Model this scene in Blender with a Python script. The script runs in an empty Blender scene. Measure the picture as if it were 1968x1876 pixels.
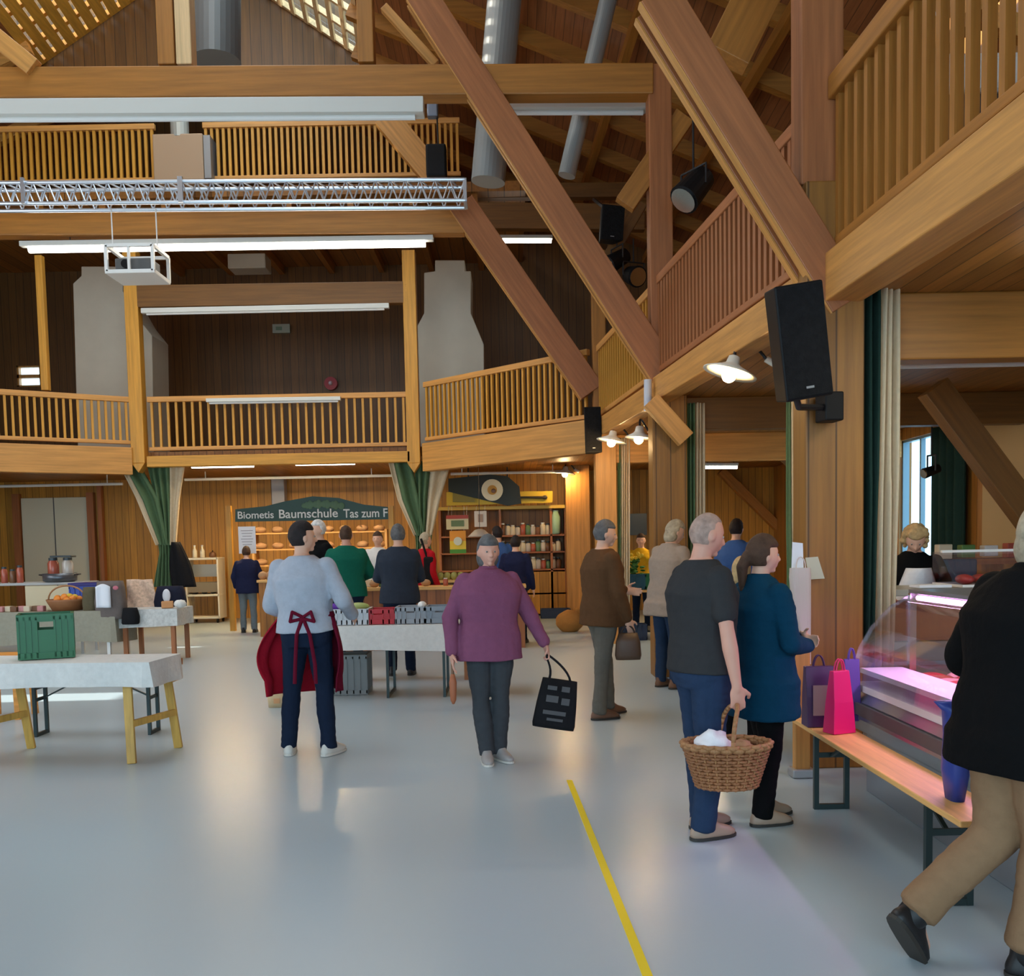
import bpy, bmesh, math, random
from mathutils import Vector as V, Matrix, noise
random.seed(7)
R = math.radians
sc = bpy.context.scene
COL = sc.collection
# ---------------------------------------------------------------- camera
PITCH, ROLL, F, CX, CY0 = 0.063, 0.020, 1800.0, 984.0, 1161.0
CAMP = V((0, 0, 1.6))
fw = V((0, math.cos(PITCH), -math.sin(PITCH))); up0 = V((0, math.sin(PITCH), math.cos(PITCH)))
cr = V((1, 0, 0))*math.cos(ROLL) - up0*math.sin(ROLL)
cu = up0*math.cos(ROLL) + V((1, 0, 0))*math.sin(ROLL)
cam = bpy.data.cameras.new('camera'); co = bpy.data.objects.new('camera', cam); COL.objects.link(co)
mw = Matrix.Identity(4)
for i in range(3):
    mw[i][0] = cr[i]; mw[i][1] = cu[i]; mw[i][2] = -fw[i]; mw[i][3] = CAMP[i]
co.matrix_world = mw
cam.sensor_fit = 'HORIZONTAL'; cam.sensor_width = 36; cam.lens = F/1968*36; cam.shift_y = (CY0-938)/1968
cam.clip_end = 200; cam.clip_start = .05
sc.camera = co
sc.view_settings.view_transform = 'Standard'; sc.view_settings.look = 'None'
sc.view_settings.gamma = 1; sc.view_settings.exposure = 0.12
sc.view_settings.use_curve_mapping = False
sc.cycles.max_bounces = 8; sc.cycles.diffuse_bounces = 5; sc.cycles.caustics_reflective = False; sc.cycles.caustics_refractive = False
sc.cycles.sample_clamp_indirect = 5
def ray(px, py): return fw + cr*((px-CX)/F) + cu*(-(py-CY0)/F)
def S(px, py, Y):                       # point seen at a pixel, at depth Y
    d = ray(px, py); return CAMP + d*(Y/d.y)
def G(px, py, z=0.0):                   # point seen at a pixel, at height z
    d = ray(px, py); return CAMP + d*((z-CAMP.z)/d.z)
# ---------------------------------------------------------------- sky, sun, daylight and added fill lamps
w = bpy.data.worlds.new('sky'); sc.world = w; w.use_nodes = True
bg = w.node_tree.nodes['Background']; bg.inputs[0].default_value = (.50, .80, 1.0, 1); bg.inputs[1].default_value = 3.2
def lamp(name, kind, loc, energy, color=(1, 1, 1), size=None, sizey=None, direction=None, rad=None):
    l = bpy.data.lights.new(name, kind); l.energy = energy; l.color = color
    o = bpy.data.objects.new(name, l); COL.objects.link(o); o.location = loc
    if size: l.shape = 'RECTANGLE'; l.size = size; l.size_y = sizey or size
    if rad is not None: l.shadow_soft_size = rad
    if direction is not None: o.rotation_euler = V(direction).to_track_quat('-Z', 'Y').to_euler()
    return o
sun = lamp('sun', 'SUN', (-20, 10, 20), 14, (1, .93, .8), direction=(1, .02, -.46)); sun.data.angle = R(.6)
lamp('facade_fill', 'AREA', (-2.5, -4.6, 3.3), 270, (.80, .92, 1), 13, 5.4, (0.02, 1, -.05))  # area lamp added behind the camera, fills in for unseen front windows
lamp('skylight_daylight', 'AREA', (-4.6, 9.0, 12.6), 1150, (.86, .94, 1), 4.5, 15, (0, 0, -1))
lamp('left_fill', 'AREA', (-12.1, 7, 3.4), 420, (.85, .93, 1), 9, 3.5, (1, 0, -.1))  # added fill lamp along the left wall, far larger than its small windows
# ---------------------------------------------------------------- materials
MATS = {}
def mat(name, col, rough=.6, metal=0.0, kind=None, axis='x', spec=.5, emit=None, bump=.0, board=0, ang=0, amt=.28, alpha=1.0):
    key = name
    if key in MATS: return MATS[key]
    m = bpy.data.materials.new(name); m.use_nodes = True
    nt = m.node_tree; N = nt.nodes; L = nt.links; b = N['Principled BSDF']
    b.inputs['Base Color'].default_value = (*col, 1); b.inputs['Roughness'].default_value = rough
    b.inputs['Metallic'].default_value = metal; b.inputs['Specular IOR Level'].default_value = spec
    if emit: b.inputs['Emission Color'].default_value = (*emit[0], 1); b.inputs['Emission Strength'].default_value = emit[1]
    if kind:
        tc = N.new('ShaderNodeTexCoord'); mp = N.new('ShaderNodeMapping'); L.new(tc.outputs['Object'], mp.inputs[0])
        nz = N.new('ShaderNodeTexNoise'); nz.inputs['Detail'].default_value = 6; nz.inputs['Roughness'].default_value = .6
        cm = N.new('ShaderNodeMix'); cm.data_type = 'RGBA'
        lo = tuple(c*(1-amt) for c in col); hi = tuple(min(1, c*(1+amt)) for c in col)
        rp = N.new('ShaderNodeMapRange'); rp.inputs[1].default_value = .25; rp.inputs[2].default_value = .75
        if kind == 'wood':
            sx = {'x': (.7, 14, 14), 'y': (14, .7, 14), 'z': (14, 14, .7)}[axis]
            mp.inputs['Scale'].default_value = sx
            mp.vector_type = 'POINT'
            if ang:
                mp0 = N.new('ShaderNodeMapping'); mp0.inputs['Rotation'].default_value = (0, ang, 0)
                L.new(tc.outputs['Object'], mp0.inputs[0]); L.new(mp0.outputs[0], mp.inputs[0])
            nz.inputs['Scale'].default_value = 1.6
        elif kind == 'cloth':
            nz.inputs['Scale'].default_value = 22
        else:
            nz.inputs['Scale'].default_value = 2.2
        L.new(mp.outputs[0], nz.inputs['Vector']); L.new(nz.outputs[0], rp.inputs[0]); L.new(rp.outputs[0], cm.inputs[0])
        cm.inputs[6].default_value = (*lo, 1); cm.inputs[7].default_value = (*hi, 1)
        out = cm.outputs[2]
        bsrc = nz.outputs[0]
        if board:                       # grooves between boards
            sp = N.new('ShaderNodeSeparateXYZ'); L.new(tc.outputs['Object'], sp.inputs[0])
            dv = N.new('ShaderNodeMath'); dv.operation = 'DIVIDE'; dv.inputs[1].default_value = abs(board)
            ad = N.new('ShaderNodeMath'); ad.operation = 'ADD'
            cross = {'z': (0, 1), 'x': (2, 1), 'y': (0, 2)}[axis]
            if board > 0: L.new(sp.outputs[cross[0]], dv.inputs[0])
            else: L.new(sp.outputs[cross[1]], dv.inputs[0])
            fr = N.new('ShaderNodeMath'); fr.operation = 'FRACT'; L.new(dv.outputs[0], fr.inputs[0])
            lt = N.new('ShaderNodeMath'); lt.operation = 'LESS_THAN'; lt.inputs[1].default_value = .07; L.new(fr.outputs[0], lt.inputs[0])
            fl = N.new('ShaderNodeMath'); fl.operation = 'FLOOR'; L.new(dv.outputs[0], fl.inputs[0])
            wn = N.new('ShaderNodeTexWhiteNoise'); wn.noise_dimensions = '1D'; L.new(fl.outputs[0], wn.inputs['W'])
            m2 = N.new('ShaderNodeMix'); m2.data_type = 'RGBA'; m2.blend_type = 'MULTIPLY'; m2.inputs[0].default_value = .3
            L.new(out, m2.inputs[6]); L.new(wn.outputs['Value'], m2.inputs[7])
            m3 = N.new('ShaderNodeMix'); m3.data_type = 'RGBA'; L.new(lt.outputs[0], m3.inputs[0])
            L.new(m2.outputs[2], m3.inputs[6]); m3.inputs[7].default_value = (*[c*.3 for c in col], 1)
            out = m3.outputs[2]
        L.new(out, b.inputs['Base Color'])
        if bump:
            bp = N.new('ShaderNodeBump'); bp.inputs['Strength'].default_value = bump; bp.inputs['Distance'].default_value = .02
            L.new(bsrc, bp.inputs['Height']); L.new(bp.outputs[0], b.inputs['Normal'])
    if alpha < 1:
        b.inputs['Alpha'].default_value = alpha
    MATS[key] = m; return m
def glassmat(name, col=(1, 1, 1), rough=.02, mixf=.88):
    if name in MATS: return MATS[name]
    m = bpy.data.materials.new(name); m.use_nodes = True; N = m.node_tree.nodes; L = m.node_tree.links; N.clear()
    o = N.new('ShaderNodeOutputMaterial'); t = N.new('ShaderNodeBsdfTransparent'); g = N.new('ShaderNodeBsdfGlossy'); x = N.new('ShaderNodeMixShader')
    t.inputs[0].default_value = (*col, 1); g.inputs['Roughness'].default_value = rough; x.inputs[0].default_value = 1-mixf
    L.new(t.outputs[0], x.inputs[1]); L.new(g.outputs[0], x.inputs[2]); L.new(x.outputs[0], o.inputs[0]); MATS[name] = m; return m
def wood(axis='x', tone='mid', board=0, ang=0):
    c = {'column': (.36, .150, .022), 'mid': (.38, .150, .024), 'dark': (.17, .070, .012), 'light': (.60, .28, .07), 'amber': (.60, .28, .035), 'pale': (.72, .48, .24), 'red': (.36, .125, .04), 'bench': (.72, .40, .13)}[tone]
    return mat('wood_%s_%s_%s_%s' % (tone, axis, board, round(ang, 2)), c, .5, kind='wood', axis=axis, bump=.08, board=board, ang=ang)
def plain(name, col, rough=.55, **k): return mat(name, col, rough, **k)
def cloth(name, col): return mat('cloth_'+name, col, .85, kind='cloth', spec=.1, bump=.3, amt=.07)
# ---------------------------------------------------------------- mesh builder
class MB:
    def __init__(s): s.bm = bmesh.new()
    def _add(s, verts, faces):
        vs = [s.bm.verts.new(v) for v in verts]
        for f in faces:
            try: s.bm.faces.new([vs[i] for i in f])
            except ValueError: pass
        return vs
    def box(s, c, size, rot=None):
        c = V(c); hx, hy, hz = [q/2 for q in size]
        vs = [V((x*hx, y*hy, z*hz)) for z in (-1, 1) for y in (-1, 1) for x in (-1, 1)]
        if rot is not None: vs = [rot @ v for v in vs]
        s._add([v+c for v in vs], [(0, 2, 3, 1), (4, 5, 7, 6), (0, 1, 5, 4), (2, 6, 7, 3), (0, 4, 6, 2), (1, 3, 7, 5)]); return s
    def beam(s, p0, p1, w, h, side=None):
        p0, p1 = V(p0), V(p1); d = (p1-p0).normalized()
        if side is None:
            side = d.cross(V((0, 0, 1)))
            if side.length < .05: side = V((1, 0, 0))
        side = V(side); side = (side - d*side.dot(d)).normalized(); u = side.cross(d).normalized()
        vs = []
        for p in (p0, p1):
            for a, b in ((-1, -1), (1, -1), (1, 1), (-1, 1)): vs.append(p + side*(a*w/2) + u*(b*h/2))
        s._add(vs, [(3, 2, 1, 0), (4, 5, 6, 7), (0, 1, 5, 4), (1, 2, 6, 5), (2, 3, 7, 6), (3, 0, 4, 7)]); return s
    def cyl(s, p0, p1, r0, r1=None, n=16):
        r1 = r0 if r1 is None else r1; p0, p1 = V(p0), V(p1); d = (p1-p0).normalized()
        a = d.cross(V((0, 0, 1)));
        if a.length < .05: a = V((1, 0, 0))
        a.normalize(); b = d.cross(a)
        vs = []
        for p, r in ((p0, r0), (p1, r1)):
            for i in range(n):
                t = 2*math.pi*i/n; vs.append(p + a*(r*math.cos(t)) + b*(r*math.sin(t)))
        fs = [(i, (i+1) % n, n+(i+1) % n, n+i) for i in range(n)] + [tuple(range(n))[::-1], tuple(range(n, 2*n))]
        s._add(vs, fs); return s
    def ell(s, c, r, rot=None, nu=20, nv=12, fn=None):
        c = V(c); r = (r, r, r) if isinstance(r, (int, float)) else r; vs = []; fs = []
        for j in range(1, nv):
            ph = math.pi*j/nv
            for i in range(nu):
                th = 2*math.pi*i/nu; vs.append(V((math.sin(ph)*math.cos(th), math.sin(ph)*math.sin(th), math.cos(ph))))
        vs += [V((0, 0, 1)), V((0, 0, -1))]
        T, B = len(vs)-2, len(vs)-1
        for j in range(nv-2):
            for i in range(nu): fs.append((j*nu+i, (j+1)*nu+i, (j+1)*nu+(i+1) % nu, j*nu+(i+1) % nu))
        for i in range(nu):
            fs.append((T, i, (i+1) % nu)); fs.append((B, (nv-2)*nu+(i+1) % nu, (nv-2)*nu+i))
        o = []
        for v in vs:
            q = V((v.x*r[0], v.y*r[1], v.z*r[2]))
            if fn: q = fn(v, q)
            if rot is not None: q = rot @ q
            o.append(q+c)
        s._add(o, fs); return s
    def cap(s, p0, p1, r0, r1=None, n=14):        # tapered capsule
        r1 = r0 if r1 is None else r1; s.cyl(p0, p1, r0, r1, n); s.ell(p0, r0, nu=n, nv=8); s.ell(p1, r1, nu=n, nv=8); return s
    def tube(s, pts, r, n=8):
        pts = [V(p) for p in pts]
        for a, b in zip(pts[:-1], pts[1:]):
            if (b-a).length > 1e-5: s.cyl(a, b, r, r, n)
        for p in pts[1:-1]: s.ell(p, r, nu=n, nv=6)
        return s
    def loft(s, rings):                            # rings: list of equal-length vert lists, capped
        n = len(rings[0]); vs = [v for r in rings for v in r]; fs = []
        for j in range(len(rings)-1):
            for i in range(n): fs.append((j*n+i, j*n+(i+1) % n, (j+1)*n+(i+1) % n, (j+1)*n+i))
        fs.append(tuple(range(n))[::-1]); k = (len(rings)-1)*n; fs.append(tuple(range(k, k+n)))
        s._add(vs, fs); return s
    def lathe(s, prof, c=(0, 0, 0), n=24, rot=None):
        rings = []
        for r, z in prof:
            ring = []
            for i in range(n):
                t = 2*math.pi*i/n; q = V((max(r, 1e-4)*math.cos(t), max(r, 1e-4)*math.sin(t), z))
                if rot is not None: q = rot @ q
                ring.append(q+V(c))
            rings.append(ring)
        return s.loft(rings)
    def prism(s, pts, ext):
        pts = [V(p) for p in pts]; ext = V(ext); n = len(pts)
        s._add(pts+[p+ext for p in pts], [tuple(range(n))[::-1], tuple(range(n, 2*n))] + [(i, (i+1) % n, n+(i+1) % n, n+i) for i in range(n)]); return s
    def grid(s, f, nu, nv):
        vs = [f(i/nu, j/nv) for j in range(nv+1) for i in range(nu+1)]
        s._add(vs, [(j*(nu+1)+i, j*(nu+1)+i+1, (j+1)*(nu+1)+i+1, (j+1)*(nu+1)+i) for j in range(nv) for i in range(nu)]); return s
    def mesh(s, name, m, smooth=False, off=None):
        bmesh.ops.recalc_face_normals(s.bm, faces=s.bm.faces)
        if off is not None: bmesh.ops.translate(s.bm, vec=-V(off), verts=s.bm.verts)
        me = bpy.data.meshes.new(name); s.bm.to_mesh(me); s.bm.free(); me.materials.append(m)
        if smooth:
            for p in me.polygons: p.use_smooth = True
        return me
    def build(s, name, m, parent=None, bevel=0, smooth=False, solid=0, world=False, sub=0):
        off = None
        if world and parent is not None: off = origin(parent)
        o = bpy.data.objects.new(name, s.mesh(name, m, smooth, off)); COL.objects.link(o)
        if parent is not None: o.parent = parent
        if solid: md = o.modifiers.new('s', 'SOLIDIFY'); md.thickness = solid; md.offset = 0
        if sub: md = o.modifiers.new('u', 'SUBSURF'); md.levels = md.render_levels = sub
        if bevel: md = o.modifiers.new('b', 'BEVEL'); md.width = bevel; md.segments = 2; md.limit_method = 'ANGLE'; md.angle_limit = R(40)
        return o
def origin(o):
    p = V((0, 0, 0))
    while o is not None: p += o.location; o = o.parent
    return p
def tag(o, label, cat, group=None):
    o['label'] = label; o['category'] = cat
    if group: o['group'] = group
    return o
def thing(name, label, cat, loc=(0, 0, 0), rz=0, group=None):
    o = bpy.data.objects.new(name, None); COL.objects.link(o); o.location = loc; o.rotation_euler = (0, 0, rz); o.empty_display_size = .1
    return tag(o, label, cat, group)
def struct(o): o['kind'] = 'structure'; return o
def solo(mb, name, label, cat, m, loc, group=None, **k):       # a thing that is a single mesh, verts in world space, origin at loc
    me = mb.mesh(name, m, k.get('smooth', False), V(loc)); o = bpy.data.objects.new(name, me); COL.objects.link(o); o.location = loc
    if k.get('bevel'): md = o.modifiers.new('b', 'BEVEL'); md.width = k['bevel']; md.segments = 2; md.limit_method = 'ANGLE'; md.angle_limit = R(40)
    if k.get('solid'): md = o.modifiers.new('s', 'SOLIDIFY'); md.thickness = k['solid']; md.offset = 0
    return tag(o, label, cat, group)
def copy_tree(o, parent=None):
    c = o.copy(); COL.objects.link(c); c.parent = parent
    for ch in list(o.children): copy_tree(ch, c)
    return c
def rotz(a): return Matrix.Rotation(a, 3, 'Z')
def bezier(p0, p1, p2, p3, n=12):
    p0, p1, p2, p3 = V(p0), V(p1), V(p2), V(p3); r = []
    for i in range(n+1):
        t = i/n; u = 1-t; r.append(p0*u**3 + p1*3*u*u*t + p2*3*u*t*t + p3*t**3)
    return r
# ================================================================ the hall itself
def floor_material(): return mat('floor_vinyl', (.44, .53, .58), .26, spec=.5)
struct(MB().box((-3, 8.7, -.05), (19, 27.4, .1)).build('floor', floor_material()))
def wall(name, m, axis, pos, a0, a1, z0, z1, holes=(), th=.2):
    aa = sorted({a0, a1, *[h[0] for h in holes], *[h[1] for h in holes]}); zz = sorted({z0, z1, *[h[2] for h in holes], *[h[3] for h in holes]})
    mb = MB()
    for i in range(len(aa)-1):
        for j in range(len(zz)-1):
            ca, cz = (aa[i]+aa[i+1])/2, (zz[j]+zz[j+1])/2
            if any(h[0] < ca < h[1] and h[2] < cz < h[3] for h in holes): continue
            sz = (aa[i+1]-aa[i], th, zz[j+1]-zz[j])
            if axis == 'y': mb.box((ca, pos, cz), sz)
            else: mb.box((pos, ca, cz), (sz[1], sz[0], sz[2]))
    return struct(mb.build(name, m))
BX0, BX1, BY = -12.3, 6.4, 22.2
YB = 22.0
s1 = S(28, 742, YB); s2 = S(72, 700, YB)
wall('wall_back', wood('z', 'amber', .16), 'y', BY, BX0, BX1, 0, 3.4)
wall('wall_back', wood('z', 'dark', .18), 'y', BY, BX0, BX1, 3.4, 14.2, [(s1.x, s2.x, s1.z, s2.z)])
RWX = 6.3
wall('wall_right', wood('z', 'mid', -.16), 'x', RWX, -5, 22.2, 0, 9, [(13.75, 15.0, .4, 3.12)])
wall('wall_left', wood('z', 'mid', -.16), 'x', -12.4, -5, 22.2, 0, 10.6, [(9.95, 10.55, 2.9, 3.75), (15.35, 15.6, 3.0, 3.35)])
wall('wall_front', wood('z', 'mid', .16), 'y', -4.9, BX0, BX1, 0, 14, [(-11, -6.4, .4, 5.6), (-6.0, -1.4, .4, 5.6), (-1.0, 5, .4, 5.6)])
# windows
wf = plain('window_frame_grey', (.20, .30, .36), .4)
def window_x(n, x, y0, y1, z0, z1, bars=2, m=wf):
    mb = MB()
    for y in (y0, y1): mb.box((x, y, (z0+z1)/2), (.1, .07, z1-z0))
    for z in (z0, z1): mb.box((x, (y0+y1)/2, z), (.1, y1-y0, .07))
    for k in range(1, bars): mb.box((x, y0+(y1-y0)*k/bars, (z0+z1)/2), (.07, .05, z1-z0))
    f = struct(mb.build('window_%d' % n, m)); MB().box((x, (y0+y1)/2, (z0+z1)/2), (.012, y1-y0, z1-z0)).build('window_pane', glassmat('window_glass', (.93, .97, 1), mixf=.95), f)
window_x(1, RWX, 13.75, 15.0, .4, 3.12, 2)
window_x(2, -12.4, 9.95, 10.55, 2.9, 3.75, 1); window_x(3, -12.4, 15.35, 15.6, 3.0, 3.35, 1)
def window_y(n, y, x0, x1, z0, z1, bars=3):
    mb = MB()
    for k in range(bars+1): mb.box((x0+(x1-x0)*k/bars, y, (z0+z1)/2), (.08, .12, z1-z0))
    for z in (z0, (z0+z1)/2, z1): mb.box(((x0+x1)/2, y, z), (x1-x0, .12, .08))
    struct(mb.build('window_%d' % n, wood('z', 'light')))
window_y(4, -4.9, -11, -6.4, .4, 5.6); window_y(5, -4.9, -6.0, -1.4, .4, 5.6); window_y(6, -4.9, -1.0, 5, .4, 5.6)
window_y(7, BY, s1.x, s2.x, s1.z, s2.z, 1)
# roof: raised glazed nave between two lower wooden slopes
AX = .1022
GY = 18.6                                   # depth of the dark gable end
eL, eR, ap = S(80, 126, GY), S(692, 112, GY), S(386, -88, GY)
def along(p, Y): return V((p.x + AX*(GY-Y), Y, p.z))
def slope(name, p, q, y0, y1, th, m):
    mb = MB(); a, b, c, d = along(p, y0), along(q, y0), along(q, y1), along(p, y1)
    mb.prism([a, b, c, d], (0, 0, th)); return struct(mb.build(name, m))
Y0, Y1 = -5, 22.2
rz_ = lambda p, X, k: V((X, GY, p.z - k*abs(X-p.x)))
ceilM = wood('y', 'red', .14)
rfr = V((eR.x, GY, eR.z)); rlo = V((7.2+.0, GY, eR.z-.42*(7.2-eR.x)))
# right slope, with one roof window
mb = MB()
def rp(X, Y): Xe = along(eR, Y).x; return V((X, Y, eR.z-.42*(X-Xe)))
sky_y0, sky_y1, sky_x0, sky_x1 = 9.6, 12.4, 4.9, 6.0
def strip(y0, y1, x0=None, x1=7.2):
    a = rp(along(eR, y0).x if x0 is None else x0, y0); b = rp(x1, y0); c = rp(x1, y1); d = rp(along(eR, y1).x if x0 is None else x0, y1)
    mb.prism([a, b, c, d], (0, 0, .12))
strip(Y0, sky_y0); strip(sky_y1, Y1); strip(sky_y0, sky_y1, None, sky_x0); strip(sky_y0, sky_y1, sky_x1, 7.2)
struct(mb.build('ceiling', ceilM))
mb = MB()
def lp(X, Y): Xe = along(eL, Y).x; return V((X, Y, eL.z-.42*(Xe-X)))
mb.prism([lp(along(eL, Y0).x, Y0), lp(-12.6, Y0), lp(-12.6, Y1), lp(along(eL, Y1).x, Y1)], (0, 0, .12)); struct(mb.build('ceiling', ceilM))
# rafters under the right slope
first = None
for i in range(11):
    Y = 7.2 + i*1.38; a = rp(along(eR, Y).x-.1, Y) - V((0, 0, .12)); b = rp(6.2, Y) - V((0, 0, .12))
    o = solo(MB().beam(a, b, .16, .24), 'roof_rafter', 'orange-brown timber rafter sloping down to the right under the right-hand roof', 'rafter', wood('x', 'mid'), a, 'rafters under the right-hand roof slope')
for i in range(4):
    X = -.2 + i*1.7; a = rp(X, 6.2) - V((0, 0, .30)); b = rp(X, 21.9) - V((0, 0, .30))
    a.x += AX*(22-6.2)*.5; b.x -= AX*(22-6.2)*.5*0
    a.z = rp(a.x, 6.2).z-.30; b.z = rp(b.x, 21.9).z-.30
    solo(MB().beam(a, b, .12, .16), 'roof_purlin', 'long timber purlin running along the hall under the right-hand roof', 'purlin', wood('y', 'mid'), a, 'purlins under the right-hand roof slope')
for i in range(6):
    Y = 9 + i*2.2; a = lp(along(eL, Y).x+.1, Y) - V((0, 0, .12)); b = lp(-12.3, Y) - V((0, 0, .12))
    solo(MB().beam(a, b, .16, .24), 'roof_rafter', 'timber rafter sloping down to the left under the left-hand roof', 'rafter', wood('x', 'light'), a, 'rafters under the left-hand roof slope')
# gable end wall above the eaves
mb = MB(); g = S(386, -88, GY)
mb.prism([V((eL.x-.1, GY, eL.z-.3)), V((eR.x+.1, GY, eR.z-.3)), V((eR.x, GY, eR.z)), V((ap.x, GY, ap.z)), V((eL.x, GY, eL.z))], (0, .15, 0))
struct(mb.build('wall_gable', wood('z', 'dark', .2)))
# glazed nave slopes: timber lattice over clear roof panes
def lattice(p, q, nb, wb, nr, name, m, y1=GY-.05):
    mb = MB(); y0 = 5.0
    for k in range(nb+1):                       # battens along the hall
        t = k/nb; a = along(p.lerp(q, t), y0); b = along(p.lerp(q, t), y1); mb.beam(a, b, wb, .05, side=(q-p))
    for k in range(nr+1):
        Y = y0+(y1-y0)*k/nr; mb.beam(along(p, Y)+V((0, 0, .06)), along(q, Y)+V((0, 0, .06)), .09, .10)
    r = struct(mb.build(name, m))
    MB().prism([along(p, y0)+V((0, 0, .2)), along(q, y0)+V((0, 0, .2)), along(q, y1)+V((0, 0, .2)), along(p, y1)+V((0, 0, .2))], (0, 0, .02)).build('window_pane', glassmat('roof_glass', (1, 1, 1), mixf=.96), r)
lattice(eL, ap, 15, .20, 26, 'window_8', wood('y', 'amber'))
lattice(ap, eR, 12, .09, 20, 'window_9', wood('y', 'pale'))
slope('ceiling', eL, ap, -5, 5, .12, ceilM); slope('ceiling', ap, eR, -5, 5, .12, ceilM)
slope('ceiling', eL, ap, GY, 22.2, .12, ceilM); slope('ceiling', ap, eR, GY, 22.2, .12, ceilM)
# ---------------------------------------------------------------- columns, beams and braces
YA, YC, YE, YP = 6.45, 11.0, 14.8, 17.6          # frame depths (nearest, second, third) and rear gallery front
def zat(px, py, Y): return S(px, py, Y).z
def post(px0, px1, pyref, Y, z0, z1, name, label, depth=None, tone='mid', group=None, pnt=0, y_off=0, board=0):
    a, b = S(px0, pyref, Y), S(px1, pyref, Y); wd = b.x-a.x; dp = depth or wd; x = (a.x+b.x)/2
    mb = MB().beam((x, Y+dp/2, z0), (x, Y+dp/2, z1), wd, dp, side=(1, 0, 0))
    if pnt: mb.prism([(x-wd/2, Y, z0), (x+wd/2, Y, z0), (x, Y, z0-pnt)], (0, dp, 0))
    return solo(mb, name, label, 'post', wood('z', tone, board), (x, Y+dp/2, z0), group, bevel=.01)
p4 = post(1549, 1661, 1000, YA, 0, 4.0, 'timber_column', 'broad board-clad timber column behind the meat counter, black speaker mounted on it', .30, 'column', board=.19)
p4u = post(1540, 1622, 200, YA+.06, 4.0, rp(2.2, YA).z-.15, 'timber_post', 'upper timber post rising above the column behind the meat counter', .24, 'red')
p3 = post(1256, 1322, 1000, YC, 0, 3.3, 'timber_column', 'timber column with a green and beige curtain on its right, behind the man with the basket', .36, 'column', board=.17)
p3u = post(1250, 1294, 500, YC+.02, 3.3, zat(1270, 120, YC), 'timber_post', 'tall timber post standing above the second column and carrying the upper tie beam', .26, 'red')
p2 = post(1146, 1186, 1000, YE, 0, 3.3, 'timber_column', 'timber column behind the man in the brown jacket', .32, 'light')
p2u = post(1138, 1164, 600, YE, 3.3, zat(1150, 480, YE), 'timber_post', 'slim upper timber post at the corner where the rear gallery meets the right gallery', .2)
post(1088, 1134, 1000, 20.5, 0, 3.3, 'timber_column', 'pale orange timber column beside the shelf stall against the rear wall', .3, 'light')
pp0 = post(246, 272, 750, YP, zat(270, 890, YP), zat(245, 480, YP), 'hanging_post', 'slim gallery post above the left green curtain, its pointed end hanging free', .22, 'amber', None, .18)
pp1 = post(779, 804, 750, YP, zat(800, 890, YP), zat(790, 480, YP), 'hanging_post', 'slim gallery post above the right green curtain, its pointed end hanging free', .22, 'amber', None, .18)
post(72, 86, 620, 17.0, zat(80, 750, 17.0), zat(72, 490, 17.0), 'timber_post', 'thin timber post on the far left standing on the rear gallery handrail', .12, 'amber')
post(300, 333, 60, YC, zat(320, 122, YC), zat(315, -60, YC), 'king_post', 'brown king post rising from the upper tie beam, left one of the close pair', .2, 'mid')
post(336, 366, 60, YC, zat(350, 122, YC), zat(350, -60, YC), 'king_post', 'pale king post rising from the upper tie beam, right one of the close pair', .2, 'pale')
post(686, 717, 60, YC, zat(700, 118, YC), zat(700, -60, YC), 'king_post', 'post standing on the upper tie beam at the right edge of the roof window', .2, 'mid')
def hbeam(a, b, w, h, name, label, tone='mid', cat='beam', group=None, ax='x'):
    return solo(MB().beam(a, b, w, h), name, label, cat, wood(ax, tone), a, group, bevel=.012)
def hb(px0, y0a, y0b, px1, y1a, y1b, Y, w, name, label, tone='mid', Yb=None, ax='x'):
    Yb = Y if Yb is None else Yb
    a = (S(px0, y0a, Y)+S(px0, y0b, Y))/2; b = (S(px1, y1a, Yb)+S(px1, y1b, Yb))/2; h = S(px0, y0a, Y).z-S(px0, y0b, Y).z
    a.y += w/2; b.y += w/2
    return hbeam(a, b, w, h, name, label, tone, ax=ax)
hb(-60, 128, 187, 1256, 118, 181, YC, .24, 'tie_beam', 'massive upper tie beam crossing the hall beneath the king posts', 'mid')
hb(-60, 404, 452, 892, 400, 446, YE, .24, 'tie_beam', 'lower tie beam crossing the hall just under the aluminium truss', 'mid')
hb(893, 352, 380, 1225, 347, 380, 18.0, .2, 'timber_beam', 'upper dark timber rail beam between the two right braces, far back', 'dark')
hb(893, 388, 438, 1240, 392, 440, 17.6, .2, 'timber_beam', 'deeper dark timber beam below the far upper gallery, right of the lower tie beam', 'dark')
hb(262, 548, 590, 782, 540, 582, YP, .2, 'timber_beam', 'dark lintel beam between the two hanging posts above the rear gallery recess', 'dark')
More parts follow.
